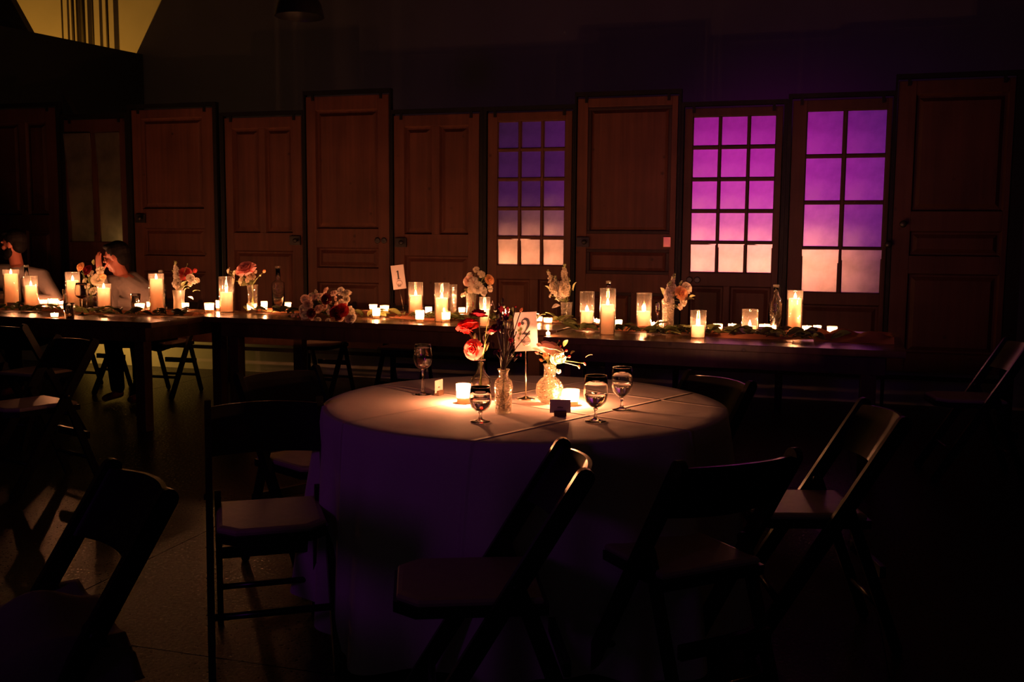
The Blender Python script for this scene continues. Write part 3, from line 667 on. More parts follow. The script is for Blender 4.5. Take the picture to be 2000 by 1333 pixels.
# ------------------------------------------------------------------ bottles
def bottle(px, pyb, wd, yt, ysh, lb, wine=False):
    p = ontable(px, pyb); dist = (p-_o).dot(_fw); r = wd/2/FPX*dist; H = topz(px, yt, p)-TZ; S = topz(px, ysh, p)-TZ; nr = r*.36
    b_ = thing('glass_bottle', lb, 'bottle', p)
    sh = [(r, S-.03), (r*.97, S-.015), (r*.8, S+.008), (nr*1.35, S+.035), (nr, S+.06)] if wine else [(r, S-.012), (r*.93, S-.003), (r*.6, S+.006), (nr*1.1, S+.014), (nr, S+.03)]
    MB().lathe([(.001, .004), (r*.8, .002), (r*.96, 0), (r, .008)]+sh+[(nr*.95, H-.018)]+[(nr*.95-.002, H-.018)]+[(max(.002, a_-.0025), z_) for a_, z_ in sh[::-1]]+[(r-.0025, .009), (.001, .007)], 28, cap=False).build('glass_wall', 'crystal', b_)
    MB().lathe([(nr*.95, H-.018), (nr*1.2, H-.017), (nr*1.22, H-.006), (nr*1.1, H), (nr*.8, H), (nr*.78, H-.018)], 20, cap=False).build('lip', 'cut_glass', b_)
    MB().lathe([(.001, .006), (r*.9, .006), (r*.92, .012), (r*.92, S*.22), (.001, S*.22)], 24, cap=False).build('water', 'water', b_)
bottle(544, 604, 25, 520, 551, 'plain clear bottle between the pink rose vase and the bridal bouquet'); bottle(1513, 643, 27, 556, 588, 'clear wine-shaped bottle beside the tallest right-hand pillar', True)
bottle(1187, 641, 24, 549, 568, 'clear bottle hidden behind the tall middle pillar of the right table'); bottle(54, 592, 22, 518, 543, 'clear bottle behind the second pillar from the left end'); bottle(316, 604, 20, 528, 556, 'clear bottle behind the lone pillar candle')

# ------------------------------------------------------------------ cards and signs
def place_card(p, w, h, rz, lb, mark=True):
    c = thing('place_card', lb, 'place card', p, rz)
    MB().bbox(-w*.30, w*.30, -.012, .012, 0, .017, .002).build('wood_block', 'block_wood', c, False)
    MB().box(-w/2, w/2, -.0008, .0008, .010, .010+h).build('card', 'card', c, False)
    if mark:
        k = MB(); rr = random.Random(int(p[0]*1000))
        for q in range(5): x = -w*.13+q*w*.055; k.box(x, x+w*.035, -.0011, -.0007, .010+h*.36, .010+h*(.44+.05*rr.random()))
        k.build('handwriting', 'ink', c, False)
place_card(rt(1094, 813), .068, .044, radians(16), 'place card on a wooden block at the front of the round table')
place_card(rt(857, 772), .058, .046, radians(82), 'place card seen edge-on beside the tall wine glass')
place_card(ontable(1455, 656), .088, .046, radians(14), 'left one of two place cards on the right table'); place_card(ontable(1494, 659), .078, .052, radians(14), 'right one of two place cards on the right table')
place_card(ontable(192, 613), .066, .04, radians(14), 'shadowed place card in front of the left table\'s flowers'); place_card(ontable(27, 604), .1, .04, radians(14), 'shadowed place card at the left end of the tables')
c = thing('folded_menu', 'white folded menu card standing behind the twigs on the middle table', 'card', ontable(962, 622), radians(20))
p = c.location; hm = topz(962, 588, p)-TZ
MB().prism([(-.035, 0), (0, hm), (.035, 0), (.033, 0), (0, hm-.003), (-.033, 0)], -.045, .045).build('card', 'card', c, False)

def stroke(mb, pts, ws, y0=-.0016, y1=-.0008):
    L = []; R_ = []
    for i, (x, z) in enumerate(pts):
        a = pts[max(0, i-1)]; b_ = pts[min(len(pts)-1, i+1)]; dx, dz = b_[0]-a[0], b_[1]-a[1]; l = math.hypot(dx, dz); nx, nz = -dz/l, dx/l
        L.append((x+nx*ws[i]/2, z+nz*ws[i]/2)); R_.append((x-nx*ws[i]/2, z-nz*ws[i]/2))
    v = [(x, y0, z) for x, z in L]+[(x, y0, z) for x, z in R_]; n = len(pts)
    mb.add(v, [(i, i+1, n+i+1, n+i) for i in range(n-1)])
def disc(mb, x, z, r, y0=-.0016):
    mb.add([(x+r*cos(2*pi*k/14), y0, z+r*sin(2*pi*k/14)) for k in range(14)], [tuple(range(14))])
def table_sign(px, pyb, corners, digit, lb, zt, rz, tilt, fn):
    p = fn(px, pyb)
    s = thing('table_number', lb, 'sign', p, rz)
    c0_, c1_ = aty((corners[0]+corners[1])/2, corners[3], p.y), aty((corners[0]+corners[1])/2, corners[2], p.y)
    dist = (p-_o).dot(_fw); w = (corners[1]-corners[0])/FPX*dist; h = c1_.z-c0_.z; zc = (c0_.z+c1_.z)/2-zt; xc = (c0_.x-p.x)*cos(rz)
    base = MB(); 
    for k in range(1): base.lathe([(.001, 0), (.034, 0), (.034, .003), (.012, .006), (.003, .012)], 24)
    base.build('foot', 'metal_stand', s)
    top = (xc*.8, .004, zc-h*.36)
    MB().tube([(0, 0, .008), (xc*.3, 0, (zc-h*.5)*.5), top], .0022, 8).build('stem', 'metal_stand', s)
    R0 = h*.115
    ring = [(top[0]+R0*sin(2*pi*k/20), -.004, top[2]+R0-R0*cos(2*pi*k/20)) for k in range(21)]
    MB().tube(ring, .0013, 6).build('clip_ring', 'metal_stand', s)
    cd_ = MB().box(-w/2, w/2, -.0008, .0008, -h/2, h/2).build('card', 'card', s, False)
    cd_.location = (xc, .0, zc); cd_.rotation_euler = (0, tilt, 0)
    k = MB(); u = h/10
    if digit == 1:
        stroke(k, [(0, -.75*u), (0, 2.7*u)], [.62*u, .62*u]); stroke(k, [(-.8*u, -.75*u), (.8*u, -.75*u)], [.2*u, .2*u]); stroke(k, [(-.75*u, 2.1*u), (0, 2.65*u)], [.14*u, .4*u])
        b2 = MB(); stroke(b2, [(-.6*u, -1.6*u), (.6*u, -1.6*u)], [.12*u, .12*u]); b2.build('small_text', 'ink_grey', cd_, False)
        fl = MB(); rr = random.Random(4)
        for q in range(9): disc(fl, rr.uniform(-.6, .6)*u, (-3.4+rr.uniform(-.55, .55))*u, .26*u)
        stroke(fl, [(-.7*u, -2.9*u), (.6*u, -4.1*u)], [.12*u, .2*u]); fl.build('printed_sprig', 'ink_grey', cd_, False)
    else:
        pts = [(-.95, 2.1), (-.98, 2.5), (-.75, 2.95), (-.3, 3.2), (.2, 3.15), (.65, 2.8), (.8, 2.2), (.7, 1.5), (.3, .7), (-.3, -.1), (-.95, -.75)]
        ws = [.2, .2, .25, .35, .5, .62, .66, .6, .42, .26, .16]
        stroke(k, [(x*u, z*u) for x, z in pts], [q*u for q in ws]); disc(k, -.72*u, 2.1*u, .36*u)
        stroke(k, [(-.95*u, -.62*u), (-.5*u, -.42*u), (.3*u, -.72*u), (.9*u, -.6*u), (1.0*u, -.2*u)], [.2*u, .5*u, .6*u, .5*u, .12*u])
        tx = MB()
        for (z, wd, hh) in ((-1.75, 1.7, .14), (-2.15, 1.1, .16), (-2.6, 2.1, .10)):
            x = -wd/2
            while x < wd/2:
                l = .12 if hh > .11 else .3; tx.box(x*u, (x+l)*u, -.0013, -.0008, (z-hh)*u, (z+hh)*u); x += l+.08
        tx.build('small_text', 'ink_grey', cd_, False)
        fl = MB(); stroke(fl, [(-2.0*u, -2.5*u), (-1.7*u, -1.2*u), (-1.3*u, .1*u), (-1.6*u, 1.6*u)], [.1*u, .12*u, .1*u, .06*u])
        for (x, z, r) in ((-1.9, -1.6, .3), (-1.45, -.5, .34), (-1.75, .35, .3), (-1.2, .75, .36)): disc(fl, x*u, z*u, r*u)
        fl.build('printed_sprig', 'leaf_green', cd_, False)
        fr = MB(); disc(fr, -1.55*u, 2.0*u, .4*u); disc(fr, -1.75*u, 1.6*u, .25*u); fr.build('printed_bloom', 'petal_red', cd_, False)
    k.build('numeral', 'ink', cd_, False)
table_sign(788, 607, (766, 791, 518, 565), 1, 'white card numbered 1 leaning on a thin gold stand on the middle table', TZ, radians(20), radians(-7), ontable)
table_sign(1027, 780, (1004, 1049, 610, 686), 2, 'white card numbered 2 on a thin gold stand on the round table', RZT, radians(17), radians(-3), rt)

# ------------------------------------------------------------------ flowers
MESH = {}
def rose_mesh(mat, seed=0):
    key = ('rose', mat, seed)
    if key in MESH: return MESH[key]
    rnd = random.Random(seed); mb = MB()
    for ring, (cnt, R_, open_, hh) in enumerate(((3, .16, .05, .62), (4, .34, .14, .72), (5, .56, .30, .70), (6, .78, .55, .58), (7, .95, .95, .38))):
        for q in range(cnt):
            a0 = 2*pi*q/cnt+ring*.7+rnd.uniform(-.15, .15); half = pi/cnt*1.25; v = []; nu, nv = 6, 4
            for j in range(nv+1):
                t_ = j/nv
                for i in range(nu+1):
                    u = -1+2*i/nu; a = a0+u*half*(1-.25*t_*t_)
                    r = R_*(.45+.55*sin(t_*1.5))+open_*.28*t_*t_+.05*abs(u)*t_
                    z = -.45+hh*1.35*t_*(1-.10*u*u)-(.30*open_*t_**3)+rnd.uniform(-.015, .015)
                    v.append((r*cos(a), r*sin(a), z))
            mb.add(v, [(j*(nu+1)+i, j*(nu+1)+i+1, (j+1)*(nu+1)+i+1, (j+1)*(nu+1)+i) for j in range(nv) for i in range(nu)])
    mb.sphere((0, 0, -.2), .30, 8, 6)
    MESH[key] = mb.mesh('rose', mat); return MESH[key]
def floret_mesh(mat, seed=0):      # a small ruffled blossom
    key = ('floret', mat, seed)
    if key in MESH: return MESH[key]
    rnd = random.Random(seed+50); mb = MB()
    for ring, (cnt, R_, lift) in enumerate(((5, 1.0, .15), (5, .72, .42), (4, .42, .6))):
        for q in range(cnt):
            a0 = 2*pi*q/cnt+ring*.5+rnd.uniform(-.2, .2); v = []
            for j in range(4):
                t_ = j/3
                for i in range(5):
                    u = -1+2*i/4; a = a0+u*.62*(.35+.65*t_); r = R_*t_*(1-.12*u*u); v.append((r*cos(a), r*sin(a), lift*t_**1.5+.09*sin(i*2.2+ring)*t_-.1))
            mb.add(v, [(j*5+i, j*5+i+1, (j+1)*5+i+1, (j+1)*5+i) for j in range(3) for i in range(4)])
    MESH[key] = mb.mesh('blossom', mat); return MESH[key]
def bud_mesh(mat):
    key = ('bud', mat)
    if key in MESH: return MESH[key]
    MESH[key] = MB().lathe([(.02, -1), (.35, -.7), (.55, -.2), (.5, .35), (.25, .85), (.02, 1.05)], 8).mesh('bud', mat); return MESH[key]
def leaf_mesh(mat, k=0):
    key = ('leaf', mat, k)
    if key in MESH: return MESH[key]
    wd = (.26, .17, .36)[k]; v = []; f = []; n = 7
    for i in range(n+1):
        t_ = i/n; w_ = wd*sin(pi*min(.98, t_*.96+.03))**.8; z = .22*sin(t_*2.4)*(1 if k != 1 else .7)
        v += [(t_, -w_, z+.10*w_), (t_, 0, z-.05), (t_, w_, z+.10*w_)]
    for i in range(n): f += [(3*i, 3*i+1, 3*i+4, 3*i+3), (3*i+1, 3*i+2, 3*i+5, 3*i+4)]
    MESH[key] = MB().add(v, f).mesh('leaf', mat); return MESH[key]
def orient(loc, d, size, spin=0):
    return Matrix.Translation(loc) @ Vector(d).to_track_quat('Z', 'Y').to_matrix().to_4x4() @ RZ(spin) @ Matrix.Scale(size, 4)
def bouquet(lb, p0, items, mouth, stems=True, dy=.03, seed=0, name='flower_bunch', stem_mat='stem_green'):
    """items: (kind, px, py, radius_px, material[, push]) placed at the depth of p0; every bloom hangs on a stem from the vase mouth"""
    rnd = random.Random(seed); b_ = thing(name, lb, 'flowers', p0); mouth = Vector(mouth)-p0
    dist = (p0-_o).dot(_fw)
    for it in items:
        kind, px, py, rp, mat = it[:5]; push = it[5] if len(it) > 5 else rnd.uniform(-dy, dy)
        w_ = aty(px, py, p0.y+push)-p0; r = rp/FPX*dist
        out_ = (w_-mouth); up = Vector((out_.x*1.1, out_.y-.9*abs(out_.z)-.04, abs(out_.z)*.5+.02)).normalized()
        if len(it) > 6: up = Vector(it[6]).normalized()
        if kind == 'rose': put('rose', rose_mesh(mat, rnd.randint(0, 1)), b_, orient(w_, up, r, rnd.uniform(0, 6)))
        elif kind == 'blossom': put('blossom', floret_mesh(mat, rnd.randint(0, 2)), b_, orient(w_, up, r, rnd.uniform(0, 6)))
        elif kind == 'bud': put('bud', bud_mesh(mat), b_, orient(w_, up, r))
        elif kind == 'leaf':
            d = Vector((out_.x, out_.y, out_.z)).normalized()
            q = Matrix.Translation(w_-d*r) @ d.to_track_quat('X', 'Z').to_matrix().to_4x4() @ Matrix.Rotation(rnd.uniform(-1, 1), 4, 'X') @ Matrix.Scale(2.2*r, 4)
            put('leaf', leaf_mesh(mat, rnd.choice((0, 2))), b_, q)
        elif kind == 'stock':            # a spike of small blossoms from (px,py) down to height given by rp
            x2, y2, cnt, sz = it[7]
            for k in range(cnt):
                t_ = k/max(1, cnt-1); w2 = aty(px+(x2-px)*t_+rnd.uniform(-3, 3)*(.4+t_), py+(y2-py)*t_, p0.y+push+rnd.uniform(-.015, .015))-p0
                d2 = Vector((rnd.uniform(-1, 1), -rnd.uniform(.2, 1), rnd.uniform(-.2, .8))).normalized(); s2 = (sz*(.45+.65*t_))/FPX*dist
                put('bud' if t_ < .12 else 'blossom', bud_mesh('leaf_pale') if t_ < .12 else floret_mesh(mat, k % 3), b_, orient(w2, d2, s2, rnd.uniform(0, 6)))
        if stems and kind != 'leaf':
            e = w_-up*r*.4; mid = (e+mouth)/2+Vector((0, 0, .01))
            MB().tube([mouth+Vector((rnd.uniform(-.006, .006), rnd.uniform(-.006, .006), 0)), mid, e], .0017, 5).build('stem', stem_mat, b_)
    if stems:
        for k in range(6):
            x, y = rnd.uniform(-.008, .008), rnd.uniform(-.008, .008)
            MB().tube([mouth+Vector((x, y, 0)), Vector((-x*1.6, -y*1.6, .014))], .0019, 5).build('stem', stem_mat, b_)
    return b_
def bud_vase(px, pyb, wd, yt, lb, mat='hurricane_glass', prof=None, zt=TZ, fn=ontable):
    p = fn(px, pyb); dist = (p-_o).dot(_fw); r = wd/2/FPX*dist; h = topz(px, yt, p)-zt
    g = thing('bud_vase', lb, 'vase', p)
    pr = prof or [(.86, 0), (.9, .03), (.84, .5), (.98, 1)]
    o_ = [(a*r, z*h) for a, z in pr]; i_ = [(max(.002, a*r-.0025), max(.005, z*h)) for a, z in pr]
    MB().lathe([(.001, 0)]+o_+i_[::-1]+[(.001, .005)], 28, cap=False).build('glass_wall', mat, g)
    ro = pr[-1][0]*r
    MB().lathe([(ro-.003, h-.0015), (ro+.001, h-.0015), (ro+.0012, h+.001), (ro-.002, h+.0015)], 24, cap=False).build('rim', 'cut_glass', g)
    kk = [q for q in pr if q[1] < .62]
    MB().lathe([(.001, .006)]+[(max(.002, a*r-.003), max(.006, z*h)) for a, z in kk]+[(.001, kk[-1][1]*h+.001)], 24, cap=False).build('water', 'water', g)
    return p, p+Vector((0, 0, h))
PW_, CR, PK, CO, BU, PE, WH, BL = 'petal_white', 'petal_cream', 'petal_pink', 'petal_coral', 'petal_burgundy', 'petal_peach', 'petal_white', 'petal_blush'
LP, LG = 'leaf_pale', 'leaf_green'
fwd = (0, -1, .3)
p, mo = bud_vase(178, 600, 20, 580, 'clear bud vase holding the peach and cream flowers on the left table')
bouquet('peach, cream and burgundy flowers in front of the raised hand', p, [('rose', 156, 521, 8, PE), ('rose', 169, 527, 9, BU), ('blossom', 196, 528, 9, CR), ('rose', 190, 545, 11, CR), ('blossom', 201, 541, 7, PE), ('blossom', 166, 549, 7, CR), ('rose', 181, 568, 7, WH), ('blossom', 177, 535, 8, CR), ('blossom', 172, 559, 6, CR), ('bud', 186, 585, 6, BU), ('leaf', 184, 513, 5, LP), ('leaf', 175, 548, 7, LG), ('leaf', 160, 540, 6, LG)], mo, seed=1)
p, mo = bud_vase(350, 602, 24, 567, 'frosted bud vase holding the coral flowers', 'frosted_glass')
bouquet('coral rose and white stock flowers left of the tall black gap', p, [('stock', 342, 512, 6, WH, 0, fwd, (347, 562, 22, 8)), ('stock', 338, 530, 6, WH, .01, fwd, (352, 560, 12, 7)), ('rose', 360, 534, 12, CO), ('bud', 381, 529, 8, CO), ('rose', 372, 543, 7, WH), ('blossom', 385, 548, 6, CR), ('blossom', 371, 556, 5, CR), ('blossom', 379, 552, 4, WH), ('leaf', 365, 566, 7, LP), ('leaf', 383, 570, 7, LP), ('leaf', 372, 583, 5, LP), ('leaf', 360, 556, 7, LG), ('bud', 366, 516, 2, LP)], mo, seed=2)
p, mo = bud_vase(494, 602, 22, 557, 'clear bud vase holding the wide pink rose')
bouquet('wide pink rose above clustered cream blossoms', p, [('rose', 479, 523, 17, PK, -.02, (0, -.6, .8)), ('blossom', 447, 529, 7, CR), ('blossom', 459, 534, 8, CR), ('rose', 471, 534, 8, CR), ('rose', 487, 538, 8, CR), ('blossom', 494, 543, 7, CR), ('blossom', 457, 549, 8, CR), ('rose', 470, 549, 8, CR), ('blossom', 484, 547, 7, CR), ('blossom', 497, 532, 6, CR), ('bud', 516, 530, 6, PE), ('bud', 508, 538, 4, LP), ('leaf', 478, 556, 8, LP), ('leaf', 495, 552, 7, LP), ('leaf', 450, 538, 6, LP), ('leaf', 489, 560, 6, LG)], mo, seed=3)
p, mo = bud_vase(920, 614, 22, 573, 'ribbed clear vase holding the cream flowers behind the round table', 'cut_glass')
bouquet('full cream and blush flowers left of the dim violet panes', p, [('blossom', 930, 527, 7, CR), ('blossom', 940, 536, 8, CR), ('rose', 915, 548, 10, BL), ('blossom', 925, 552, 12, WH), ('rose', 933, 561, 11, WH), ('rose', 945, 568, 9, WH), ('blossom', 957, 564, 8, CR), ('rose', 957, 546, 9, PE), ('leaf', 945, 549, 10, LG), ('leaf', 940, 543, 9, LG), ('blossom', 908, 575, 6, CR), ('blossom', 903, 577, 5, CR), ('leaf', 912, 569, 6, LP), ('blossom', 920, 567, 8, CR), ('leaf', 934, 572, 6, LP), ('blossom', 917, 538, 7, CR)], mo, seed=4)
p, mo = bud_vase(1106, 632, 24, 591, 'pebbled clear vase holding the tall white stock', 'cut_glass')
bouquet('tall white stock spikes with green sprigs, right of sign two', p, [('stock', 1070, 528, 6, CR, 0, fwd, (1084, 570, 16, 7)), ('stock', 1103, 517, 6, CR, 0, fwd, (1101, 572, 26, 9)), ('stock', 1083, 540, 6, WH, .02, fwd, (1094, 580, 14, 9)), ('stock', 1112, 545, 5, CR, .01, fwd, (1108, 578, 10, 7)), ('leaf', 1070, 565, 7, LP), ('leaf', 1123, 561, 8, LP), ('leaf', 1116, 572, 7, LP), ('leaf', 1098, 586, 7, LP), ('leaf', 1087, 600, 8, 'petal_white'), ('blossom', 1075, 578, 5, CR), ('leaf', 1108, 590, 7, LG), ('leaf', 1089, 588, 6, LG)], mo, seed=5)
p, mo = bud_vase(1304, 642, 26, 592, 'pebbled clear vase holding the peach roses', 'cut_glass')
bouquet('peach roses and white stock against the magenta panes', p, [('stock', 1317, 536, 6, CR, 0, fwd, (1306, 590, 30, 9)), ('stock', 1308, 552, 6, WH, -.02, fwd, (1302, 592, 18, 10)), ('rose', 1332, 572, 12, PE), ('rose', 1343, 562, 10, CR), ('rose', 1336, 588, 9, CR), ('blossom', 1328, 600, 7, CR), ('leaf', 1293, 571, 8, LP), ('leaf', 1345, 588, 9, LP), ('leaf', 1350, 582, 7, LP), ('leaf', 1331, 555, 6, LG), ('blossom', 1297, 588, 5, CR), ('leaf', 1322, 602, 6, LG), ('bud', 1331, 552, 3, LP)], mo, seed=6)
# the bridal bouquet lying on the middle table
p = ontable(640, 630); rnd = random.Random(9); its = []
for k in range(64):
    u = rnd.random(); x = 588+100*u; top = 600-34*sin(pi*min(1, max(0, (u*1.02))))**.6-(8 if .74 < u < .9 else 0); y = top+rnd.random()*(628-top)
    its.append((rnd.choice(('blossom', 'blossom', 'rose')), x, y, rnd.uniform(5, 9), rnd.choice((BL, WH, BL, CR)), rnd.uniform(-.06, .07), (rnd.uniform(-.8, .8), -1, rnd.uniform(-.2, 1))))
its += [('rose', 668, 606, 11, 'petal_red', -.075, (.3, -1, .2)), ('rose', 636, 584, 9, BU, -.07, (0, -1, .3)), ('rose', 656, 612, 12, BU, -.08, (0, -1, .1)), ('rose', 607, 612, 8, BU, -.07, (0, -1, .2)), ('rose', 676, 572, 9, CR, 0, (0, -.5, 1)), ('blossom', 684, 610, 10, CR, -.03, (.5, -1, .2)), ('blossom', 680, 620, 9, CR, -.05, (.2, -1, 0)), ('leaf', 625, 595, 9, LG, -.08), ('leaf', 645, 600, 10, LG, -.08), ('leaf', 612, 575, 4, LP, 0), ('blossom', 650, 624, 5, PE, -.10, (0, -1, .4))]
bq = bouquet('large blush bridal bouquet lying on the middle table', p, its, p+Vector((-.05, .1, .05)), False, name='bridal_bouquet')
MB().tube([(-.05, .08, .045), (-.12, .17, .035), (-.18, .27, .025)], [.022, .02, .024], 10).build('bound_stems', 'stem_green', bq)
p = ontable(577, 626); bouquet('small blush sprig lying left of the bridal bouquet', p, [('blossom', 572, 617, 5, BL, 0, (0, -1, .5)), ('blossom', 578, 614, 4, BL, 0, (0, -.6, 1)), ('leaf', 566, 620, 5, LG, 0), ('bud', 582, 619, 4, PK, 0, (.5, -.5, .3))], p+Vector((0, 0, .02)), False, name='loose_sprig')

# the three vases of the round table
sphere_prof = [(.42, 0), (.62, .03), (.88, .14), (1.0, .32), (.93, .49), (.66, .62), (.44, .68), (.41, .8), (.42, .95), (.47, 1)]
decant = [(.80, 0), (.84, .03), (.92, .5), (1.0, .62), (.86, .74), (.50, .82), (.46, .92), (.62, 1)]
narrow = [(.86, 0), (.92, .03), (1.0, .38), (.96, .52), (.5, .66), (.36, .76), (.34, .92), (.42, 1)]
p, mo = bud_vase(1073, 788, 55, 712, 'round hobnail glass vase at the right of the sign stand', 'cut_glass', sphere_prof, RZT, rt)
bouquet('pale ranunculus with pink buds on long thin sprays', p, [('rose', 1071, 680, 25, BL, -.01, (.1, .35, 1)), ('rose', 1090, 697, 14, CR, -.02, (.6, -.4, -.2)), ('blossom', 1099, 702, 9, CR, -.03, (.8, -.5, -.3)), ('blossom', 1066, 696, 7, PE, -.02, (-.2, -1, -.3)), ('bud', 1057, 704, 5, PE), ('bud', 1049, 690, 5, BL), ('bud', 1112, 697, 5, CO), ('bud', 1106, 685, 5, CO), ('bud', 1092, 666, 3, CO), ('bud', 1131, 717, 4, PE, 0, (.1, 0, -1)), ('bud', 1142, 711, 4, PK, 0, (.6, 0, -1)), ('bud', 1095, 676, 4, CO), ('blossom', 1091, 726, 5, BL, -.04, (.3, -1, .2)), ('leaf', 1105, 672, 7, LG), ('leaf', 1150, 697, 7, 'twig'), ('leaf', 1118, 690, 5, LG), ('leaf', 1084, 705, 6, LG)], mo, seed=11)
p, mo = bud_vase(939, 780, 40, 703, 'slender-necked clear vase behind the round goblet', 'crystal', narrow, RZT, rt)
bouquet('coral and dark red ranunculus on the left of the round table', p, [('rose', 923, 683, 17, CO, -.03, (-.15, -1, .12)), ('rose', 913, 634, 20, 'petal_red', 0, (-.35, .35, 1)), ('rose', 935, 612, 15, 'petal_burgundy', 0, (0, .3, 1)), ('rose', 909, 646, 12, 'petal_red', -.02, (-.3, -.3, -1)), ('blossom', 957, 648, 11, BL, .02, (0, -.2, -1)), ('leaf', 948, 662, 9, 'leaf_plum'), ('leaf', 930, 660, 8, LG), ('leaf', 952, 680, 9, LP), ('bud', 960, 595, 4, 'leaf_plum'), ('leaf', 922, 596, 5, BU)], mo, seed=12)
p, mo = bud_vase(983, 807, 38, 722, 'diamond-cut glass decanter vase in the middle of the round table', 'cut_glass', decant, RZT, rt)
its = []; rnd = random.Random(21)
for k in range(58):
    a = rnd.gauss(0, 1); x = 983+rnd.uniform(-1, 1)*(10+22*rnd.random()); y = rnd.uniform(598, 706)
    its.append((rnd.choice(('leaf', 'leaf', 'bud', 'blossom')), x, y, rnd.uniform(3, 6.5), rnd.choice(('leaf_plum', 'leaf_plum', 'petal_burgundy', LG))))
its += [('bud', 1018, 606, 5, PE, 0, (.5, 0, 1)), ('leaf', 980, 588, 6, LG), ('bud', 1034, 648, 3, 'twig'), ('rose', 969, 640, 13, BU, .02, (-.2, -.3, 1)), ('leaf', 1002, 610, 8, LG), ('bud', 1017, 693, 4, PK, -.02, (0, 0, -1)), ('bud', 975, 603, 3, CO), ('bud', 970, 640, 3, CO)]
bouquet('dusky plum foliage and bare twigs rising in the middle of the round table', p, its, mo, seed=13, dy=.05, stem_mat='twig')

# ------------------------------------------------------------------ runners and leaf garlands on the long tables
def runner(pts, lb, w_=.30, amp=.015, seed=0):
    rnd = random.Random(seed); ph_ = [rnd.uniform(0, 6.3) for _ in range(6)]; P = [Vector((q.x, q.y, 0)) for q in pts]
    L = [0]
    for i in range(1, len(P)): L.append(L[-1]+(P[i]-P[i-1]).length)
    n = int(L[-1]/.02); m_ = 14; v = []; f = []
    for i in range(n+1):
        s = L[-1]*i/n; k = max(j for j in range(len(L)) if L[j] <= s+1e-6); k = min(k, len(P)-2); u = (s-L[k])/(L[k+1]-L[k]); c_ = P[k].lerp(P[k+1], u); d = (P[k+1]-P[k]).normalized(); nn_ = Vector((-d.y, d.x, 0))
        for j in range(m_+1):
            q = -1+2*j/m_; wob = .05*sin(3.1*s+ph_[0])+.03*sin(7.3*s+ph_[1]); e = c_+nn_*(q*w_/2*(1+.25*sin(5*s+ph_[2]))+wob)
            z = amp*(1-q**4)*max(0, .55+.5*sin(11*s+4*q+ph_[3])+.4*sin(23*s-6*q+ph_[4])+.3*sin(17*q+5*s))
            v.append((e.x, e.y, TZ+.002+z))
    W_ = m_+1
    for i in range(n):
        for j in range(m_): f.append((i*W_+j, i*W_+j+1, (i+1)*W_+j+1, (i+1)*W_+j))
    o = MB().add(v, f).build('table_runner', 'chiffon'); tag(o, lb, 'runner', 'crumpled chiffon runners'); return o
def tloc(c, x, y): return Vector((c[0]+x*cos(TRZ)-y*sin(TRZ), c[1]+x*sin(TRZ)+y*cos(TRZ), TZ))
runner([tloc(T1, x, .62+.05*sin(3*x)) for x in (.05, .6, 1.2, 1.8, 2.5)], 'crumpled terracotta chiffon runner along the left table', seed=1)
runner([tloc(T2, x, .62+.05*sin(3*x)) for x in (.05, .6, 1.2, 1.8, 2.5)], 'crumpled terracotta chiffon runner along the middle table', seed=2)
runner([tloc(T3, x, .62+.03*sin(4*x)) for x in (.05, .6, 1.2, 1.5)], 'crumpled terracotta chiffon runner along the right table', seed=3)
runner([tloc(T3, x, .60) for x in (1.5, 1.7, 1.93)], 'bunched end of terracotta chiffon at the right end of the tables', .42, .038, seed=5)
def garland(c, x0, x1, y, cnt, lb, seed):
    rnd = random.Random(seed); g = thing('leaf_garland', lb, 'garland', tloc(c, x0, y), TRZ, 'leafy garlands along the tables')
    vine = [(t_*(x1-x0), .05*sin(5*t_*(x1-x0)+seed), .008+.004*sin(9*t_)) for t_ in [k/30 for k in range(31)]]
    MB().tube(vine, .0025, 5).build('vine', 'twig', g)
    for k in range(cnt):
        t_ = rnd.random(); i = min(29, int(t_*30)); b_ = Vector(vine[i]).lerp(Vector(vine[i+1]), t_*30-i)
        a = rnd.choice((0, pi))+rnd.uniform(-1.1, 1.1); el = rnd.uniform(-.05, .36); s = rnd.uniform(.06, .115)
        M = Matrix.Translation(b_+Vector((0, rnd.uniform(-.045, .045), rnd.uniform(0, .016)))) @ RZ(a) @ Matrix.Rotation(-el, 4, 'Y') @ Matrix.Rotation(rnd.uniform(-.7, .7), 4, 'X') @ Matrix.Scale(s, 4)
        put('leaf', leaf_mesh('leaf_green' if rnd.random() < .8 else 'leaf_pale', rnd.choice((0, 1, 0))), g, M)
garland(T1, .1, 2.55,   .42, 110, 'dark green leaf garland along the left table', 1)
garland(T2, .05, 2.55,   .42, 130, 'dark green leaf garland along the middle table', 2)
garland(T3, .05, 1.6,   .43, 150, 'dark green leaf garland along the right table', 3)

# ------------------------------------------------------------------ cloth on the near chair
v = []; f = []; n = 26; p0 = Vector((-1.62, 1.72, .466)); rnd = random.Random(5)
for i in range(n+1):
    for j in range(n+1):
        x = -.19+.38*i/n; y = -.20+.40*j/n; d = max(abs(x)/.19, abs(y)/.2)
        z = .075*math.exp(-((x+.03)**2+(y-.02)**2)/.012)+.012*sin(21*x+9*y)+.010*sin(33*y-8*x)+.016
        if d > .86: z -= (d-.86)*.75
        v.append((x, y, max(z, -.10)))
for i in range(n):
    for j in range(n): f.append((i*(n+1)+j, i*(n+1)+j+1, (i+1)*(n+1)+j+1, (i+1)*(n+1)+j))
o = MB().add(v, f).build('draped_cloth', 'shirt'); o.location = p0; o.rotation_euler = (0, 0, radians(236)); tag(o, 'pale crumpled cloth left on the seat of the near left chair', 'cloth')

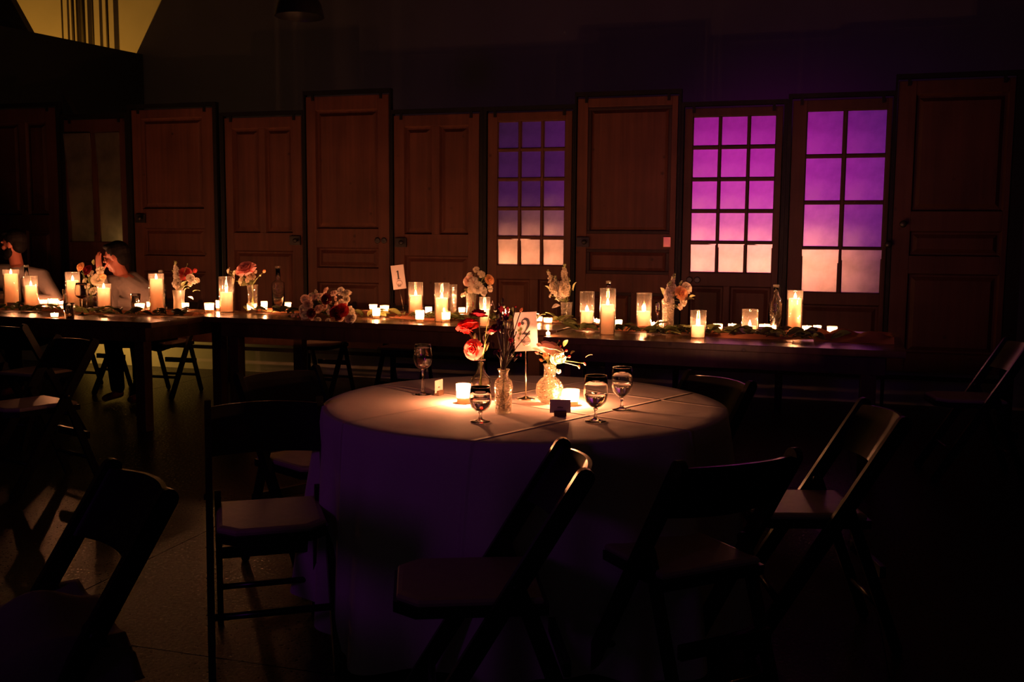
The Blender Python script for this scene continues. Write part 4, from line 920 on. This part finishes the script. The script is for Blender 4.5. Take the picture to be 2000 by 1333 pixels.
# ------------------------------------------------------------------ the two guests
def voxel(o, size, it=4):
    r = o.modifiers.new('fuse', 'REMESH'); r.mode = 'VOXEL'; r.voxel_size = size; r.use_smooth_shade = True
    s = o.modifiers.new('soften', 'SMOOTH'); s.factor = .5; s.iterations = it
def head_mesh(mb, c, face, tilt=0, s=1.0):
    """skull, brow, cheeks, nose, lips, chin and ears round centre c; face is the heading of the nose"""
    M = Matrix.Translation(c) @ RZ(face) @ Matrix.Rotation(tilt, 4, 'Y')
    def sp(x, y, z, r, sc=(1, 1, 1)): mb.sphere((x*s, y*s, z*s), r*s, 16, 12, sc, M)
    sp(-.012, 0, .028, .088, (1.08, .86, 1.0)); sp(.022, 0, -.035, .066, (1.05, .86, 1.15)); sp(.055, 0, -.085, .032, (1, 1.1, .8))
    sp(.078, .03, .028, .018, (.7, 1.4, .6)); sp(.078, -.03, .028, .018, (.7, 1.4, .6)); sp(.094, 0, .003, .013, (.9, .8, 1.9)); sp(.106, 0, -.014, .014, (1, 1.1, .8))
    sp(.064, .038, -.018, .024); sp(.064, -.038, -.018, .024); sp(.088, 0, -.048, .013, (.8, 1.9, .55)); sp(.086, 0, -.060, .012, (.8, 1.7, .6))
    sp(-.005, .078, -.005, .026, (.7, .35, 1.15)); sp(-.005, -.078, -.005, .026, (.7, .35, 1.15))
    return M
def hand(mb, wrist, d, palm_n, curl=.35, L=.17):
    """palm and five fingers; d runs from wrist to fingertips, palm_n out of the palm"""
    d = Vector(d).normalized(); pn = (Vector(palm_n)-d*Vector(palm_n).dot(d)).normalized(); sd = d.cross(pn); w_ = Vector(wrist)
    for k in range(4): mb.capsule(w_+sd*(k-1.5)*.013, .014, w_+d*.085+sd*(k-1.5)*.020, .0125, 10)
    for k, l in enumerate((.074, .084, .078, .060)):
        q = w_+d*.09+sd*(k-1.5)*.0205; dd = d
        for seg, (fr, r) in enumerate(((.45, .0100), (.30, .0092), (.25, .0082))):
            dd = (dd+pn*curl*(.25+.3*seg)).normalized(); e = q+dd*l*fr; mb.capsule(q, r, e, r*.93, 8); q = e
    q = w_+d*.025-sd*.026; dd = (d*.6-sd*.8+pn*.35).normalized()
    for l, r in ((.034, .0125), (.030, .0110), (.024, .0098)):
        e = q+dd*l; mb.capsule(q, r, e, r*.92, 8); q = e; dd = (dd+d*.35+pn*.2).normalized()
def guest(label, hip, chest, neck, head, face, shl, shr, elbs, wris, hdirs, pns, tilt=0, beard=False, hands_curl=.35):
    g = thing('person', label, 'person', hip)
    H_ = Vector(hip); L = lambda p_: Vector(p_)-H_
    b_ = MB()
    b_.capsule(L(hip)+Vector((0, 0, .02)), .125, L(chest), .135); b_.capsule(L(chest), .13, L(neck)-Vector((0, 0, .06)), .09); b_.capsule(L(neck)-Vector((0, 0, .05)), .058, L(head)-Vector((0, 0, .07)), .052)
    for sgn in (-1, 1):   # thighs, shins and feet under the table
        hj = L(hip)+Vector((sgn*.09, -.02, -.02)); kn = hj+Vector((sgn*.03, -.40, .02)); an = kn+Vector((0, .04, -.42)); b_.capsule(hj, .085, kn, .06); b_.capsule(kn, .058, an, .038); b_.capsule(an+Vector((0, .02, -.03)), .036, an+Vector((0, -.15, -.045)), .028)
    for S_, E_, W_, hd_, pn_ in zip((shl, shr), elbs, wris, hdirs, pns):
        b_.capsule(L(chest)+Vector((0, 0, .06)), .09, L(S_), .062); b_.capsule(L(S_), .055, L(E_), .043); b_.capsule(L(E_), .042, L(W_), .028); hand(b_, L(W_), hd_, pn_, hands_curl)
    M = head_mesh(b_, L(head), face, tilt)
    body = b_.build('body', 'skin', g); voxel(body, .0055, 3)
    s_ = MB()
    s_.capsule(L(hip)+Vector((0, 0, .0)), .145, L(chest), .152); s_.capsule(L(chest), .148, L(neck)-Vector((0, 0, .075)), .10)
    s_.capsule(L(neck)-Vector((0, 0, .075)), .074, L(neck)-Vector((0, 0, .035)), .064)
    for S_, E_, W_ in zip((shl, shr), elbs, wris):
        s_.capsule(L(neck)-Vector((0, 0, .055)), .075, L(S_), .074); s_.capsule(L(chest)+Vector((0, 0, .06)), .105, L(S_), .078); s_.capsule(L(S_), .074, L(E_), .058); w2 = L(E_).lerp(L(W_), .9); s_.capsule(L(E_), .056, w2, .040)
    sh = s_.build('shirt', 'shirt', g); voxel(sh, .008, 3)
    tr_ = MB()
    for sgn in (-1, 1):
        hj = L(hip)+Vector((sgn*.09, -.02, -.02)); kn = hj+Vector((sgn*.03, -.40, .02)); an = kn+Vector((0, .04, -.40)); tr_.capsule(hj, .10, kn, .074); tr_.capsule(kn, .072, an, .056)
    t2 = tr_.build('trousers', 'hair', g); voxel(t2, .009, 3)
    h_ = MB()
    for (x, y, z, r, sc) in ((-.022, 0, .048, .092, (1.05, .90, .95)), (-.05, 0, .0, .072, (.8, 1.05, 1.1)), (.03, 0, .098, .045, (1.3, 1.5, .6)), (-.012, .066, .03, .028, (1.2, .6, 1.4)), (-.012, -.066, .03, .028, (1.2, .6, 1.4))): h_.sphere((x, y, z), r, 14, 10, sc, M)
    ho = h_.build('hair', 'hair', g); voxel(ho, .006, 2)
    if beard:
        be = MB()
        for (x, y, z, r, sc) in ((.06, 0, -.092, .042, (1.1, 1.25, .9)), (.03, .045, -.07, .034, (1.2, .7, 1.3)), (.03, -.045, -.07, .034, (1.2, .7, 1.3)), (.092, 0, -.037, .010, (.8, 2.6, .7)), (.01, .062, -.04, .022, (.9, .5, 1.8)), (.01, -.062, -.04, .022, (.9, .5, 1.8))): be.sphere((x, y, z), r, 14, 10, sc, M)
        bo = be.build('beard', 'hair', g); voxel(bo, .006, 2)
    ey = MB()
    for y in (.031, -.031): ey.sphere((.080, y, .012), .0085, 10, 8, (1, 1.2, .8), M)
    ey.build('eyes', 'ink', g)
    return g
q = lambda px, py, Y: aty(px, py, Y)
guest('bearded dark-haired person in a white shirt seated at the far left, turned left', (-6.42, 7.10, .50), (-6.42, 7.02, .82), (-6.48, 6.98, 1.06), q(27, 478, 6.98), radians(190),
      q(80, 542, 7.04), q(-32, 532, 6.90), [q(112, 590, 6.92), Vector((-6.95, 6.80, .85))], [Vector((-6.52, 6.66, .835)), Vector((-6.75, 6.60, .835))], [(-1, -.15, 0), (1, -.2, 0)], [(0, 0, -1), (0, 0, -1)], .10, True)
guest('dark-haired person in a white shirt leaning on the table, hand raised before the face', (-5.22, 7.14, .50), (-5.27, 7.02, .80), (-5.37, 6.93, 1.00), q(228, 503, 6.90), radians(196),
      q(258, 548, 7.02), q(216, 556, 6.86), [q(262, 598, 6.90), q(214, 606, 6.70)], [Vector((-5.55, 6.62, .82)), q(196, 535, 6.70)], [(-1, -.2, 0), (-.05, -.1, 1)], [(0, 0, -1), (.45, 1, 0)], .22, False, .22)
